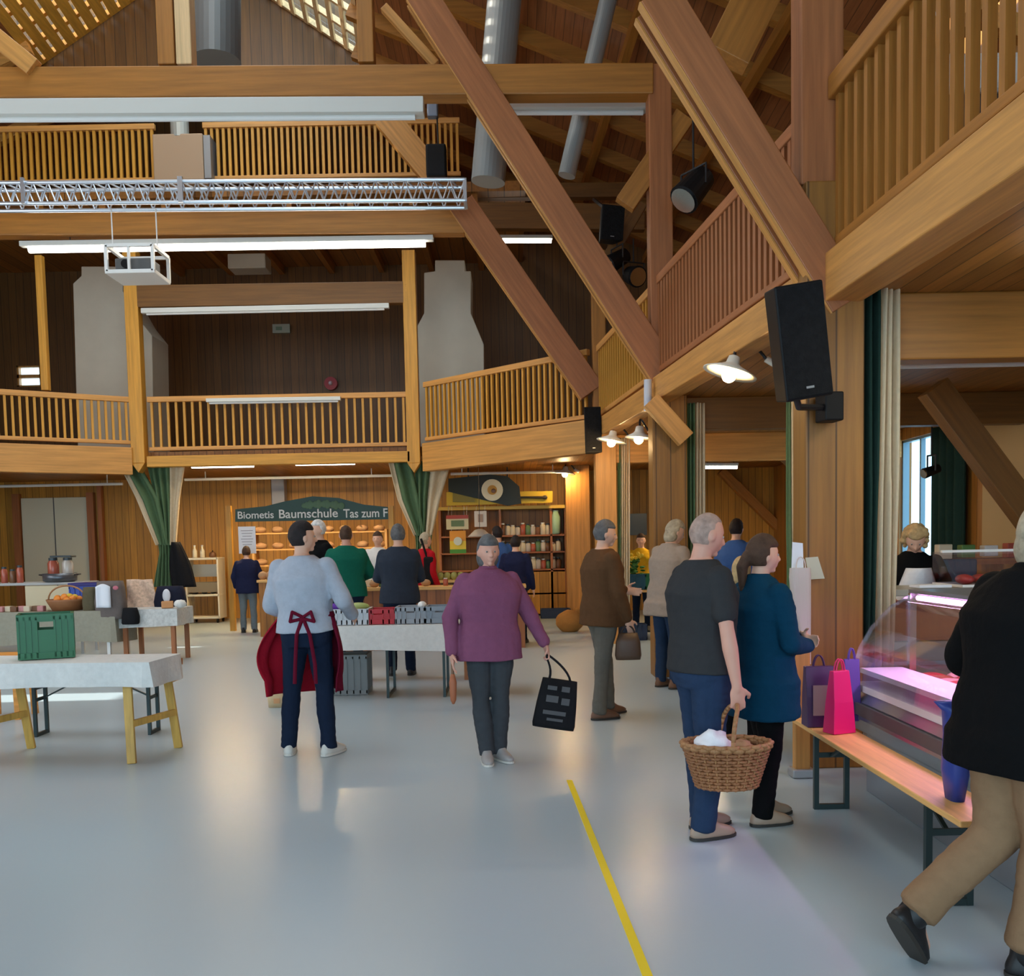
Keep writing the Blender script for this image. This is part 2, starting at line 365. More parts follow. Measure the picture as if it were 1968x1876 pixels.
# the diagonal braces of the three frames
def brace(a, b, depth, Y, label, twin=.06, gap=.10, tone='red'):
    a, b = V(a), V(b); ang = math.atan2(b.z-a.z, b.x-a.x)
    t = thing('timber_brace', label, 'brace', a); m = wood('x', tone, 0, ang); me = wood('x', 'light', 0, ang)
    for k, y in enumerate((0, twin+gap)):
        MB().beam(a+V((0, y+twin/2, 0)), b+V((0, y+twin/2, 0)), twin, depth, side=(0, 1, 0)).build('brace_plank', m, t, bevel=.008, world=True)
    MB().beam(a+V((0, twin+gap/2, 0)), b+V((0, twin+gap/2, 0)), gap, depth*.45, side=(0, 1, 0)).build('spacer', wood('x', 'dark', 0, ang), t, world=True)  # dark tone paints the shade in the gap between the planks
    n_ = V((-(b-a).z, 0, (b-a).x)).normalized(); n_ = n_ if n_.z < 0 else -n_
    for y in (twin/2, twin*1.5+gap): MB().beam(a+n_*(depth/2+.006)+V((0, y, 0)), b+n_*(depth/2+.006)+V((0, y, 0)), twin*.9, .012, side=(0, 1, 0)).build('bounce_light_strip', me, t, world=True)  # paler wood strips paint floor-bounce light onto the plank undersides
    return t
def bline(pL0, pL1, pR0, pR1, Y):              # centre line from the left and right edges of the face
    a = (S(*pL0, Y)+S(*pR0, Y))/2; b = (S(*pL1, Y)+S(*pR1, Y))/2
    d = (b-a).normalized(); wv = S(*pR0, Y)-S(*pL0, Y); return a, b, (wv - d*wv.dot(d)).length
a, b, dw = bline((1600, 600), (1208, -20), (1665, 560), (1320, -20), YA-.02)
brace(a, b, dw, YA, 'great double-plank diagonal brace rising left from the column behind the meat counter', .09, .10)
a, b, dw = bline((1275, 765), (760, -20), (1310, 715), (850, -20), YC-.02)
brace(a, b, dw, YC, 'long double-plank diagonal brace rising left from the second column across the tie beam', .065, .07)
a, b, dw = bline((1118, 770), (868, 400), (1158, 735), (905, 378), YE-.02)
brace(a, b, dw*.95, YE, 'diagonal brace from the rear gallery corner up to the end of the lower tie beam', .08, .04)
def strut(p, q, Y, w, h, label, tone='mid', name='timber_strut', Yb=None):
    a, b = S(*p, Y), S(*q, Y if Yb is None else Yb); ang = math.atan2(b.z-a.z, b.x-a.x)
    return solo(MB().beam(a, b, w, h, side=(0, 1, 0)), name, label, 'strut', wood('x', tone, 0, ang), a, bevel=.006)
strut((738, 15), (838, 125), YC+.5, .10, .10, 'short pale strut running beside the long brace above the tie beam', 'light')
strut((-10, 70), (66, 132), YC, .12, .2, 'short orange strut meeting the upper tie beam at its left end', 'light')
strut((740, 225), (835, 340), YE+1.2, .2, .4, 'stubby orange strut in front of the far upper railing', 'light')
strut((1462, -20), (1395, 115), YA+1.4, .2, .36, 'strut crossing behind the top of the great brace', 'mid')
strut((1315, 225), (1200, 395), YC+.12, .14, .24, 'knee brace dropping left from the tall post above the second column', 'mid')
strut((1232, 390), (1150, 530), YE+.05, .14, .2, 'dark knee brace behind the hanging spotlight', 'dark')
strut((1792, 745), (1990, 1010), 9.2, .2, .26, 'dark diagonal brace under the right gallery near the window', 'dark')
strut((1440, 822), (1535, 912), YE+.3, .06, .08, 'thin dark brace under the gallery right of the second column', 'dark')
strut((1385, 905), (1500, 1018), 21.95, .2, .2, 'diagonal brace on the far wall seen right of the second column', 'mid')
strut((1250, 770), (1318, 845), YC-.4, .14, .2, 'short light strut at the foot of the long brace, beside the second column', 'light')
# ---------------------------------------------------------------- galleries
ZB, ZR = 3.52, 4.62
P4xy, P3xy, P2xy = V((2.20, YA+.1, 0)), V((1.76, YC+.15, 0)), V((1.38, YE+.1, 0))
N4xy = V((2.42, 2.6, 0))
P1xy = S(800, 750, YP); P0xy = S(260, 750, YP); LMxy = V((-9.75, 16.0, 0))
P1xy.z = P0xy.z = 0
def hbar(p0, p1, w, h, name, m, parent):
    d = p1-p0; o = MB().beam((0, 0, 0), (d.length, 0, 0), w, h).build(name, m, parent, bevel=.01); o.location = p0-(origin(parent) if parent else V((0, 0, 0))); o.rotation_euler = (0, 0, math.atan2(d.y, d.x)); return o
def railing(p0, p1, zb, zt, n, name, label, bal=.042, tone='amber', hr=(.09, .10), rot=True):
    p0, p1 = V((p0.x, p0.y, 0)), V((p1.x, p1.y, 0)); t = thing(name, label, 'railing', (*((p0+p1)/2).xy, zb))
    ax = 'x' if abs(p1.x-p0.x) > abs(p1.y-p0.y) else 'y'
    Z = V((0, 0, 1))
    hbar(p0+Z*zt, p1+Z*zt, *hr, 'handrail', wood('x', 'light' if tone == 'amber' else tone), t)
    hbar(p0+Z*(zb+.10), p1+Z*(zb+.10), .06, .07, 'bottom_rail', wood('x', 'light' if tone == 'amber' else tone), t)
    me = None; d = (p1-p0).normalized()
    for i in range(n):
        f = (i+.5)/n; q = p0.lerp(p1, f)
        if me is None:
            mb = MB(); mb.beam((0, 0, 0), (0, 0, zt-zb-.13), bal, bal, side=d); me = mb.mesh('baluster', wood('z', tone))
        o = bpy.data.objects.new('baluster', me); COL.objects.link(o); o.parent = t; o.location = q + Z*(zb+.12) - t.location
    return t
def gbeam(p0, p1, z0, z1, w, label, tone='light'):
    p0, p1 = V((p0.x, p0.y, (z0+z1)/2)), V((p1.x, p1.y, (z0+z1)/2)); ax = 'x' if abs(p1.x-p0.x) > abs(p1.y-p0.y) else 'y'
    return tag(hbar(p0, p1, w, z1-z0, 'gallery_beam', wood('x', tone), None), label, 'beam')
e = V((.0, .12, 0)); zc0 = zat(520, 762, YP); zc1 = zat(520, 868, YP)
railing(P0xy+V((.18, .1, 0)), P1xy+V((-.18, .1, 0)), zc1, zc0, 32, 'gallery_railing', 'straight wooden baluster railing at the middle of the rear gallery, white light tube in front')
railing(LMxy, P0xy+V((-.15, .05, 0)), 3.55, zc0, 27, 'gallery_railing', 'wooden baluster railing at the far left of the rear gallery')
railing(P1xy+V((.15, .05, 0)), P2xy+V((-.1, .05, 0)), 3.5, 4.6, 32, 'gallery_railing', 'slanting wooden baluster railing between the right hanging post and the gallery corner')
railing(P2xy+V((.05, -.1, 0)), P3xy+V((.0, .35, 0)), 3.5, ZR, 22, 'gallery_railing', 'short railing with close wooden balusters between gallery corner and second column')
railing(P3xy+V((.02, -.1, 0)), P4xy+V((.0, .35, 0)), 3.5, ZR, 34, 'gallery_railing', 'railing with close wooden balusters behind the great brace, above the enamel lamp', .06, 'red')
railing(P4xy+V((.05, -.05, 0)), N4xy, 3.5, ZR, 26, 'gallery_railing', 'nearest wooden baluster railing at the top right of the hall', .05, 'mid', (.12, .15))
gbeam(P0xy+V((.15, .1, 0)), P1xy+V((-.15, .1, 0)), zat(520, 893, YP), zat(520, 872, YP), .2, 'slim edge beam under the straight middle railing of the rear gallery', 'amber')
gbeam(LMxy, P0xy+V((-.15, .05, 0)), 3.05, 3.55, .2, 'deep edge beam under the far left gallery railing', 'light')
gbeam(P1xy+V((.15, .05, 0)), P2xy+V((-.1, -.12, 0)), 3.0, 3.52, .2, 'deep edge beam under the slanting gallery railing, black speaker at its right end', 'light')
gbeam(P2xy+V((.05, -.1, 0)), P3xy+V((.02, .35, 0)), 3.22, 3.5, .2, 'edge beam under the short gallery railing beyond the second column')
gbeam(P3xy+V((.02, -.05, 0)), P4xy+V((.0, .35, 0)), 3.22, 3.5, .22, 'edge beam under the railing behind the enamel lamp', 'light')
gbeam(P4xy+V((.08, -.02, 0)), N4xy+V((.05, 0, 0)), 3.2, 3.52, .26, 'nearest gallery edge beam at the top right of the hall', 'light')
# decks
mb = MB(); mb.prism([(LMxy.x, LMxy.y+.1, 3.3), (P0xy.x, P0xy.y+.2, 3.3), (P1xy.x, P1xy.y+.2, 3.3), (P2xy.x+.1, P2xy.y+.1, 3.3), (RWX-.1, P2xy.y+.1, 3.3), (RWX-.1, 22.1, 3.3), (-12.3, 22.1, 3.3), (-12.3, LMxy.y+.1, 3.3)], (0, 0, .18))
struct(mb.build('ceiling', wood('y', 'mid', .15)))
mb = MB(); mb.prism([(N4xy.x+.12, 2.6, 3.3), (P4xy.x+.12, P4xy.y, 3.3), (P3xy.x+.12, P3xy.y, 3.3), (P2xy.x+.12, P2xy.y+.1, 3.3), (RWX-.1, P2xy.y+.1, 3.3), (RWX-.1, 2.6, 3.3)], (0, 0, .16))
struct(mb.build('ceiling', wood('y', 'mid', .15)))
# cross beams under the right gallery
def xbeam(x0, Y, z0, z1, label, tone='mid'):
    solo(MB().beam((x0, Y, (z0+z1)/2), (RWX-.1, Y, (z0+z1)/2), .2, z1-z0), 'cross_beam', label, 'beam', wood('x', tone), (x0, Y, (z0+z1)/2), bevel=.012)
xbeam(2.42, YA+.3, 2.84, 3.30, 'nearest broad cross beam under the right gallery, running right from the speaker column', 'mid')
xbeam(2.0, YC+.3, 2.92, 3.30, 'dark cross beam under the right gallery at the second column', 'dark')
xbeam(1.6, YE+.2, 2.86, 3.30, 'light cross beam under the right gallery at the third column', 'light')
# upper rear gallery
zt2, zb2 = zat(500, 240, YP), zat(500, 352, YP)
railing(S(392, 300, YP), S(885, 300, YP), zb2, zt2, 44, 'gallery_railing', 'wooden baluster railing high at the rear, right of the brown panel', .05)
railing(S(-20, 300, YP), S(300, 300, YP), zb2, zt2, 26, 'gallery_railing', 'wooden baluster railing high at the rear, left of the brown panel', .05)
mb = MB(); a = S(-60, 355, YP); b = S(1010, 355, YP)
mb.box(((BX0+b.x)/2, (YP+22.1)/2+.1, zb2-.1), (b.x-BX0, 22.1-YP, .18)); struct(mb.build('ceiling', wood('y', 'mid', .3)))
for i in range(8):
    X = -8.6 + i*1.15
    solo(MB().beam((X, YP+.2, zb2-.28), (X, 22.05, zb2-.28), .12, .18), 'floor_joist', 'dark joist under the high rear gallery', 'joist', wood('y', 'mid'), (X, YP+.2, zb2-.28), 'joists under the high rear gallery')
a, b = S(296, 262, YP-.15), S(392, 262, YP-.15); c = S(345, 350, YP-.15)
t = thing('air_unit', 'flat brown boxed air unit between the two high rear railings, grey edge on the right', 'air unit', ((a.x+b.x)/2, YP-.1, c.z))
MB().box(((a.x+b.x)/2, YP, (a.z+c.z)/2), (b.x-a.x, .5, a.z-c.z)).build('casing', plain('brown_panel', (.42, .27, .16), .6), t, bevel=.02, world=True)
MB().box((b.x+.07, YP, (a.z+c.z)/2), (.12, .46, a.z-c.z-.06)).build('side_frame', plain('grey_metal', (.33, .33, .33), .4, metal=.6), t, world=True)
p = S(345, 240, YP-.1); MB().cyl(p-V((0, 0, .25)), p+V((0, 0, .2)), .16, .16).build('spigot', plain('grey_duct', (.42, .41, .36), .45, metal=.3), t, world=True, smooth=False)
# ================================================================ people
def bake(mb, name, m, voxel, parent, smooth_it=4, wrinkle=0, wscale=7, seed=0, cutz=None):
    me0 = mb.mesh(name+'_src', m); tmp = bpy.data.objects.new('tmp', me0); COL.objects.link(tmp)
    md = tmp.modifiers.new('r', 'REMESH'); md.mode = 'VOXEL'; md.voxel_size = voxel; md.use_smooth_shade = True
    if smooth_it: s = tmp.modifiers.new('s', 'SMOOTH'); s.factor = .5; s.iterations = smooth_it
    dg = bpy.context.evaluated_depsgraph_get(); dg.update()
    me = bpy.data.meshes.new_from_object(tmp.evaluated_get(dg)); bpy.data.objects.remove(tmp); bpy.data.meshes.remove(me0)
    me.name = name
    if wrinkle:
        off = V((seed*3.1, seed*1.7, seed)); mv = [(v.co.copy(), v.normal.copy()) for v in me.vertices]
        for v, (c, n) in zip(me.vertices, mv):
            f = noise.noise(c*wscale+off) + .6*abs(noise.noise(V((c.x*wscale*1.3, c.y*wscale*1.3, c.z*wscale*3.2))+off*2)) - .2
            v.co = c + n*(f*wrinkle)
    me.materials.clear(); me.materials.append(m)
    for p in me.polygons: p.use_smooth = True
    o = bpy.data.objects.new(name, me); COL.objects.link(o); o.parent = parent; return o
def lerpv(a, b, t): return V(a).lerp(V(b), t)
SK = {'fair': (.72, .42, .30), 'tan': (.58, .33, .22), 'ruddy': (.66, .34, .25)}
def head_fn(v, q):
    x, y, z = q
    if v.z < 0:
        t = min(1, -v.z); x *= 1-.34*t**1.4
        if y < 0: y *= 1-.42*t
        else: y *= 1-.06*t
    if v.y > 0: y *= .94
    s = max(0, v.y)
    # eye hollows, brow, cheek
    for sx in (-1, 1):
        d = ((x-sx*.032)/.017)**2 + ((z-.004)/.013)**2; y -= s*.010*math.exp(-d)
        d = ((x-sx*.040)/.020)**2 + ((z+.035)/.020)**2; y += s*.005*math.exp(-d)
    d = ((z-.026)/.012)**2 + (x/.045)**2; y += s*.004*math.exp(-d)
    return V((x, y, z))
def add_head(mb, c, Rm, s, face=True):
    f = lambda p: c + Rm @ (V(p)*s)
    mb.ell(c, tuple(q*s for q in (.078, .098, .118)), rot=Rm, nu=36, nv=26, fn=lambda v, q: head_fn(v, q/s)*s)
    mb.cap(f((0, .045, -.082)), f((0, .066, -.088)), .024*s, .019*s, 10)                 # chin
    for k in (-1, 1): mb.ell(f((k*.079, -.008, -.008)), (.010*s, .020*s, .032*s), rot=Rm)    # ears
    mb.cap(f((0, .088, .014)), f((0, .108, -.026)), .008*s, .0125*s, 10)                   # nose
    for k in (-1, 1): mb.ell(f((k*.011, .098, -.029)), .008*s)
    mb.ell(f((0, .086, -.052)), (.024*s, .010*s, .006*s), rot=Rm); mb.ell(f((0, .084, -.062)), (.020*s, .010*s, .007*s), rot=Rm)
def add_hand(mb, w, d, n, s, side, curl=.5, grip=False):
    # w wrist, d pointing along the hand, n palm normal, side +1/-1: where the thumb leaves (along d x n)
    w, d, n = V(w), V(d).normalized(), V(n); n = (n-d*n.dot(d)).normalized(); L = d.cross(n)*side
    Rm = Matrix((L, d, n)).transposed()
    mb.cap(w-d*.01*s, w+d*.02*s, .027*s, .028*s, 10)
    mb.ell(w+d*.052*s, (.041*s, .052*s, .018*s), rot=Rm); mb.ell(w+d*.066*s, (.040*s, .034*s, .015*s), rot=Rm)
    cs = (1.25 if grip else curl)
    for k, (o, ln) in enumerate(((.031, .072), (.0105, .082), (-.0105, .077), (-.031, .060))):
        p = w + d*(.092-.004*abs(k-1.2))*s + L*o*s; a = .15*cs; rr = .0095*s
        for j, fr in enumerate((.46, .31, .23)):
            dirv = d*math.cos(a) + n*math.sin(a) + L*(o*1.2); dirv.normalize(); q = p + dirv*ln*fr*s
            mb.cap(p, q, rr, rr*.9, 8); p = q; rr *= .9; a += .95*cs if grip else .55*cs
    p = w + d*.030*s + L*.034*s
    q = p + (L*.75+d*.65+n*.35).normalized()*.042*s; r2 = q + (L*(.1 if grip else .35)+d*.8+n*(.9 if grip else .35)).normalized()*.036*s
    mb.cap(p, q, .0135*s, .0115*s, 8); mb.cap(q, r2, .0115*s, .0095*s, 8)
def ringpts(c, rx, ry, Rm, n=24, p=2.4):
    o = []
    for i in range(n):
        t = 2*math.pi*i/n; a, b = math.cos(t), math.sin(t)
        o.append(c + Rm @ V((rx*math.copysign(abs(a)**(2/p), a), ry*math.copysign(abs(b)**(2/p), b), 0)))
    return o
TORSO = [(.84, .135, .095), (.92, .172, .115), (1.00, .165, .112), (1.10, .145, .102), (1.22, .160, .112), (1.32, .175, .118), (1.40, .172, .102), (1.455, .118, .078), (1.50, .062, .060)]
def person(label, pos, H, yaw, top, legs, shoes='shoe_brown', skin='fair', hair=('short', 'brown'), fat=1.0, lean=0, side_lean=0, headyaw=0, headpitch=0,
           armL=None, armR=None, handL=None, handR=None, legL=None, legR=None, sleeve='long', hem=.86, coatflare=1.0, vox=.012, trouser=1.0, seed=1, thick=.018, grip='', collar=None, hide_lower=False, cat='person', group=None, boot=False, cuff=.97):
    s = H/1.75; t = thing('person', label, cat, (pos[0], pos[1], 0), yaw, group)
    sk = mat('skin_'+skin, SK[skin], .5, kind='x', amt=.06, spec=.35)
    Ml = Matrix.Rotation(-lean, 3, 'X') @ Matrix.Rotation(side_lean, 3, 'Y'); hip = V((0, 0, .93))
    def U(p): return (hip + Ml @ (V(p)-hip))*s      # upper-body joint
    def Lw(p): return V(p)*s
    Hm = Ml @ Matrix.Rotation(headyaw, 3, 'Z') @ Matrix.Rotation(-headpitch, 3, 'X')
    neck = U((0, -.01, 1.46)); hc = U((0, .012, 1.56)) + Hm @ V((0, .012, .072))*s
    A = {}
    for sd, a, k in (('L', armL, -1), ('R', armR, 1)):
        a = a or [(k*.25, -.02, 1.13), (k*.27, .06, .89)]
        A[sd] = [U((k*.178*(.9+.1*fat), 0, 1.405)), U(a[0]), U(a[1])]
    Lg = {}
    for sd, l, k in (('L', legL, -1), ('R', legR, 1)):
        l = l or [(k*.10, .01, .49), (k*.11, 0, .085), (k*.12, 1, 0)]
        Lg[sd] = [Lw((k*.088, 0, .90)), Lw(l[0]), Lw(l[1]), V(l[2]).normalized()]
    mb = MB()                                        # one continuous body
    add_head(mb, hc, Hm, s)
    mb.cap(neck, hc-Hm @ V((0, .01, .07))*s, .056*s, .052*s)
    mb.loft([ringpts(U((0, 0, z)), rx*s*.93*fat, ry*s*.93*fat, Ml) for z, rx, ry in TORSO])
    for sd in 'LR':
        a, b, c = A[sd]; k = -1 if sd == 'L' else 1
        mb.cap(a, b, .046*s, .037*s); mb.cap(lerpv(a, b, .95), lerpv(b, c, .3), .038*s, .041*s); mb.cap(lerpv(b, c, .28), c, .041*s, .026*s)
        hd = (handL if sd == 'L' else handR)
        d, n = hd if hd else ((c-b), V((-k, .15, 0)))
        d = V(d).normalized(); sdn = V(n); ths = 1 if d.cross(sdn).dot(V((0, 1, .3))) > 0 else -1
        add_hand(mb, c, d, sdn, s, ths, .6, grip=(sd in grip))
        h, kn, an, toe = Lg[sd]
        mb.cap(h, kn, .080*s, .052*s); mb.cap(lerpv(h, kn, .96), lerpv(kn, an, .3), .052*s, .054*s); mb.cap(lerpv(kn, an, .3), an, .054*s, .036*s)
        mb.cap(an, an+toe*.1*s+V((0, 0, -.045*s)), .036*s, .030*s)
    bake(mb, 'body', sk, vox, t, 2)
    # garments
    tm = cloth(*top); lm = cloth(*legs)
    mb = MB(); k0 = thick*s
    rings = []
    zs = [r for r in TORSO if r[0] > max(hem+.03, .90)]
    def at(z):
        for (z0, a0, b0), (z1, a1, b1) in zip(TORSO[:-1], TORSO[1:]):
            if z0 <= z <= z1: f = (z-z0)/(z1-z0); return a0+(a1-a0)*f, b0+(b1-b0)*f
        return TORSO[0][1]+.045, TORSO[0][2]+.03
    rx, ry = at(hem); rx, ry = max(rx, .174), max(ry, .118); fl = coatflare
    rings.append(ringpts((U if hem > .8 else Lw)((0, 0, hem)), (rx*fat*fl*s+k0*1.5), (ry*fat*fl*s+k0*1.5), Ml))
    if hem < .8: rings.append(ringpts(U((0, 0, .88)), .18*fat*fl*s+k0*1.4, .122*fat*fl*s+k0*1.4, Ml))
    for z, rx, ry in zs: rings.append(ringpts(U((0, 0, z)), rx*fat*s+k0*(1.5 if z < 1.35 else .8), ry*fat*s+k0*(1.5 if z < 1.35 else .8), Ml))
    mb.loft(rings)
    for sd in 'LR':
        a, b, c = A[sd]; w1 = k0*.9
        if sleeve == 'long':
            mb.cap(a, b, .052*s+w1, .043*s+w1); mb.cap(b, lerpv(b, c, .94), .043*s+w1, .032*s+w1*.8)
        else:
            mb.cap(a, lerpv(a, b, .62), .052*s+w1, .050*s+w1)
    if collar: mb.lathe([(.060*s, 0), (.074*s, .012*s), (.070*s, .055*s), (.060*s, .055*s)], U((0, -.008, 1.47)), rot=Ml)
    else: mb.lathe([(.055*s, 0), (.068*s, .005*s), (.064*s, .022*s), (.055*s, .02*s)], U((0, -.006, 1.475)), rot=Ml)
    bake(mb, 'coat' if hem < .8 else ('shirt' if sleeve == 'short' else 'jacket'), tm, vox*1.1, t, 4, .010*s, 5.5, seed)
    if not hide_lower or True:
        mb = MB(); kt = .016*s*trouser
        mb.loft([ringpts(U((0, 0, z)), rx*fat*s+.012*s, ry*fat*s+.012*s, Ml) for z, rx, ry in ((1.02, .155, .108), (.95, .168, .114), (.88, .165, .118), (.82, .145, .105))])
        for sd in 'LR':
            h, kn, an, toe = Lg[sd]
            mb.cap(h, kn, .084*s*(.5+.5*fat)+kt, .054*s+kt); mb.cap(kn, lerpv(kn, an, cuff), .054*s+kt, .046*s+kt)
            e = lerpv(kn, an, cuff+.02); mb.cyl(e, e+(an-kn).normalized()*.035*s, .046*s+kt, .045*s+kt)
        bake(mb, 'trousers', lm, vox*1.1, t, 3, .011*s, 6, seed+5)
    sc_ = {'shoe_brown': (.16, .075, .04), 'shoe_black': (.006, .006, .007), 'shoe_white': (.62, .60, .55), 'shoe_beige': (.36, .25, .18), 'shoe_grey': (.35, .33, .32)}[shoes]
    sm = plain(shoes, sc_, .5); so = plain(shoes+'_sole', (.65, .62, .56) if shoes in ('shoe_white', 'shoe_grey') else (.03, .025, .02), .6)
    for sd in 'LR':
        h, kn, an, toe = Lg[sd]; tz = toe.z; f = toe; sdv = f.cross(V((0, 0, 1))).normalized(); upv = sdv.cross(f).normalized()
        Rm = Matrix((sdv, f, upv)).transposed(); base = an - upv*.082*s
        mb = MB()
        mb.loft([ringpts(base+Rm @ V((0, 0, z))*s+f*off*s, wx*s, ly*s, Rm, 20, 2.6) for z, off, wx, ly in ((.012, .058, .046, .135), (.035, .058, .048, .137), (.055, .045, .043, .118), (.075, .02, .038, .082), (.11, -.005, .040, .052))])
        bake(mb, 'shoe', sm, .008, t, 3)
        MB().loft([ringpts(base+Rm @ V((0, 0, z))*s+f*.06*s, .048*s, .140*s, Rm, 20, 2.6) for z in (0, .016)]).build('sole', so, t)
    if boot:
        for sd in 'LR':
            h, kn, an, toe = Lg[sd]; mb = MB(); mb.cap(an, lerpv(an, kn, .24), .058*s, .066*s); bake(mb, 'boot_shaft', sm, .010, t, 2)
    # hair
    kind, hcol = hair
    HC = {'brown': (.07, .035, .02), 'black': (.018, .012, .012), 'blond': (.50, .34, .16), 'grey': (.26, .25, .25), 'white': (.66, .64, .62), 'darkgrey': (.12, .115, .115), 'greyblond': (.40, .33, .23), 'balding': (.40, .27, .22)}[hcol]
    hm = mat('hair_'+hcol, HC, .7, kind='cloth', bump=.6, amt=.35, spec=.3)
    mb = MB()
    def hfn(grow, line, back=1.0, bald=False):
        def fn(v, q):
            q = head_fn(v, q/s)
            g = grow
            front = v.y > .15 and v.z < line
            low = v.z < (-.55 if v.y < 0 else -.05)
            if bald and v.z > .35: g = .9
            if front: g = .86
            elif low and back <= 1: g = .9
            elif v.y > -.15 and v.z < -.05: g = .92
            return q*g*s*(1+(.02*noise.noise(v*6)))
        return fn
    E = tuple(q*s for q in (.078, .098, .118))
    if kind in ('short', 'bob', 'pony', 'curly'):
        mb.ell(hc, E, rot=Hm, nu=36, nv=26, fn=hfn(1.12 if kind == 'short' else 1.16, .42))
    if kind == 'bald':
        mb.ell(hc, E, rot=Hm, nu=36, nv=26, fn=hfn(1.035, .62, bald=False))
    if kind == 'bob':
        mb.ell(hc+Hm @ V((0, -.035, -.05))*s, (.088*s, .070*s, .095*s), rot=Hm)
    if kind == 'pony':
        b0 = hc+Hm @ V((0, -.10, .0))*s; mb.cap(b0, b0+Hm @ V((0, -.035, -.07))*s, .034*s, .036*s); mb.cap(b0+Hm @ V((0, -.035, -.07))*s, b0+Hm @ V((0, -.03, -.20))*s, .036*s, .020*s)
    if kind == 'curly':
        rnd = random.Random(seed)
        for i in range(60):
            d = V((rnd.gauss(0, 1), rnd.gauss(-.45, .8), rnd.gauss(.35, .9))).normalized()
            if d.y > .45 and d.z < .55: continue
            p = V((d.x*.092, d.y*.108, d.z*.122-.008)); mb.ell(hc+Hm @ p*s, rnd.uniform(.020, .034)*s, nu=8, nv=6)
    if kind == 'cap':
        mb.ell(hc+Hm @ V((0, 0, .02))*s, (.088*s, .105*s, .115*s), rot=Hm, nu=30, nv=20, fn=lambda v, q: q if v.z > .12 else V((q.x*.8, q.y*.8, q.z*.5)))
    bake(mb, 'hair', hm, .008, t, 1)
    # eyes
    em = plain('eye_dark', (.03, .02, .015), .25)
    ew = plain('eye_white', (.42, .38, .35), .4)
    for k in (-1, 1):
        e = MB().ell(hc+Hm @ V((k*.031, .0795, .004))*s, .0085*s, nu=12, nv=8).build('eye', ew, t, smooth=True)
        MB().ell(hc+Hm @ V((k*.031, .0860, .004))*s, .0050*s, nu=10, nv=6).build('iris', em, e, smooth=True)
    t['_j'] = 0; del t['_j']
    P_ = dict(t=t, s=s, U=U, A=A, L=Lg, hc=hc, Hm=Hm, M=Ml, yaw=yaw, pos=V((pos[0], pos[1], 0)))
    P_['W'] = lambda p: V((pos[0], pos[1], 0)) + rotz(yaw) @ V(p)       # local -> world
    return P_
def FH(px, pyf, pyh):
    g = G(px, pyf); return (g.x, g.y), S(px, pyh, g.y).z
C = {'sweat': (.40, .43, .50), 'navy': (.014, .018, .055), 'jean': (.022, .042, .088), 'jeand': (.010, .018, .040), 'purple': (.22, .072, .135), 'grey': (.050, .055, .062), 'brown': (.105, .050, .022), 'khaki': (.26, .155, .085),
     'beige': (.34, .27, .22), 'tee': (.036, .036, .038), 'teal': (.003, .042, .085), 'black': (.004, .004, .0045), 'green': (.008, .11, .07), 'char': (.030, .038, .055), 'red': (.42, .010, .018), 'yellow': (.75, .42, .02), 'white': (.72, .70, .68), 'bluegrey': (.16, .20, .23), 'blue': (.05, .12, .34), 'greytr': (.135, .125, .105), 'maroon': (.16, .008, .025)}
K = lambda n: (n, C[n])
# 1 man in grey sweatshirt with apron, seen from behind
p, H = FH(598, 1450, 1002)
m1 = person('man seen from behind in a pale grey sweatshirt, dark jeans and a burgundy apron', p, H, -.12, K('sweat'), K('jeand'), 'shoe_white', 'fair', ('short', 'black'), fat=1.1, headyaw=-.9, side_lean=-.04,
            armL=[(-.27, .03, 1.14), (-.17, .24, 1.03)], armR=[(.31, -.05, 1.15), (.30, .19, 1.03)], legL=[(-.135, .01, .49), (-.165, -.01, .085), (-.25, 1, 0)], legR=[(.12, .01, .49), (.145, -.02, .085), (.35, 1, 0)], hem=.93, vox=.009, seed=3, thick=.028)
# 2 woman in purple fleece
p, H = FH(945, 1462, 1030)
m2 = person('woman in a purple fleece and dark trousers facing the viewer with a black tote bag', p, H, math.pi+.25, K('purple'), K('grey'), 'shoe_grey', 'ruddy', ('bob', 'darkgrey'), fat=1.26, lean=.02, headyaw=-.0, headpitch=.05,
            armR=[(.30, -.02, 1.13), (.30, .04, .87)], armL=[(-.32, -.02, 1.14), (-.43, .06, .91)], handL=((-.25, .05, -.95), (.9, .0, -.2)), legL=[(-.075, .03, .49), (-.065, -.02, .085), (-.3, 1, 0)], legR=[(.085, .02, .49), (.045, .03, .085), (.15, 1, 0)], hem=.80, vox=.008, seed=4, thick=.024, grip='L', collar=True)
_t = m2['t']; _s = m2['s']; _c = m2['U']((0, .075, 1.455))
MB().loft([ringpts(_c+V((0, 0, z))*_s, rx*_s, ry*_s, Matrix.Identity(3), 18, 2) for z, rx, ry in ((-.05, .012, .03), (-.01, .045, .035), (.02, .055, .03))]).build('shirt_collar', cloth('collar_white', (.62, .58, .50)), _t, smooth=True)
# 3 man in brown jacket
p, H = FH(1160, 1378, 1000)
m3 = person('man in a brown jacket and grey trousers standing in profile facing right', p, H, -1.15, K('brown'), K('greytr'), 'shoe_brown', 'fair', ('short', 'darkgrey'), fat=1.14, lean=.01, headyaw=-.3, headpitch=.1,
            armR=[(.24, .03, 1.13), (.22, .13, .88)], armL=[(-.22, .10, 1.15), (-.12, .30, 1.12)], hem=.82, vox=.010, seed=5, thick=.026, legL=[(-.09, .08, .49), (-.09, .10, .085), (-.1, 1, 0)], legR=[(.09, -.06, .49), (.1, -.10, .085), (.1, 1, 0)])
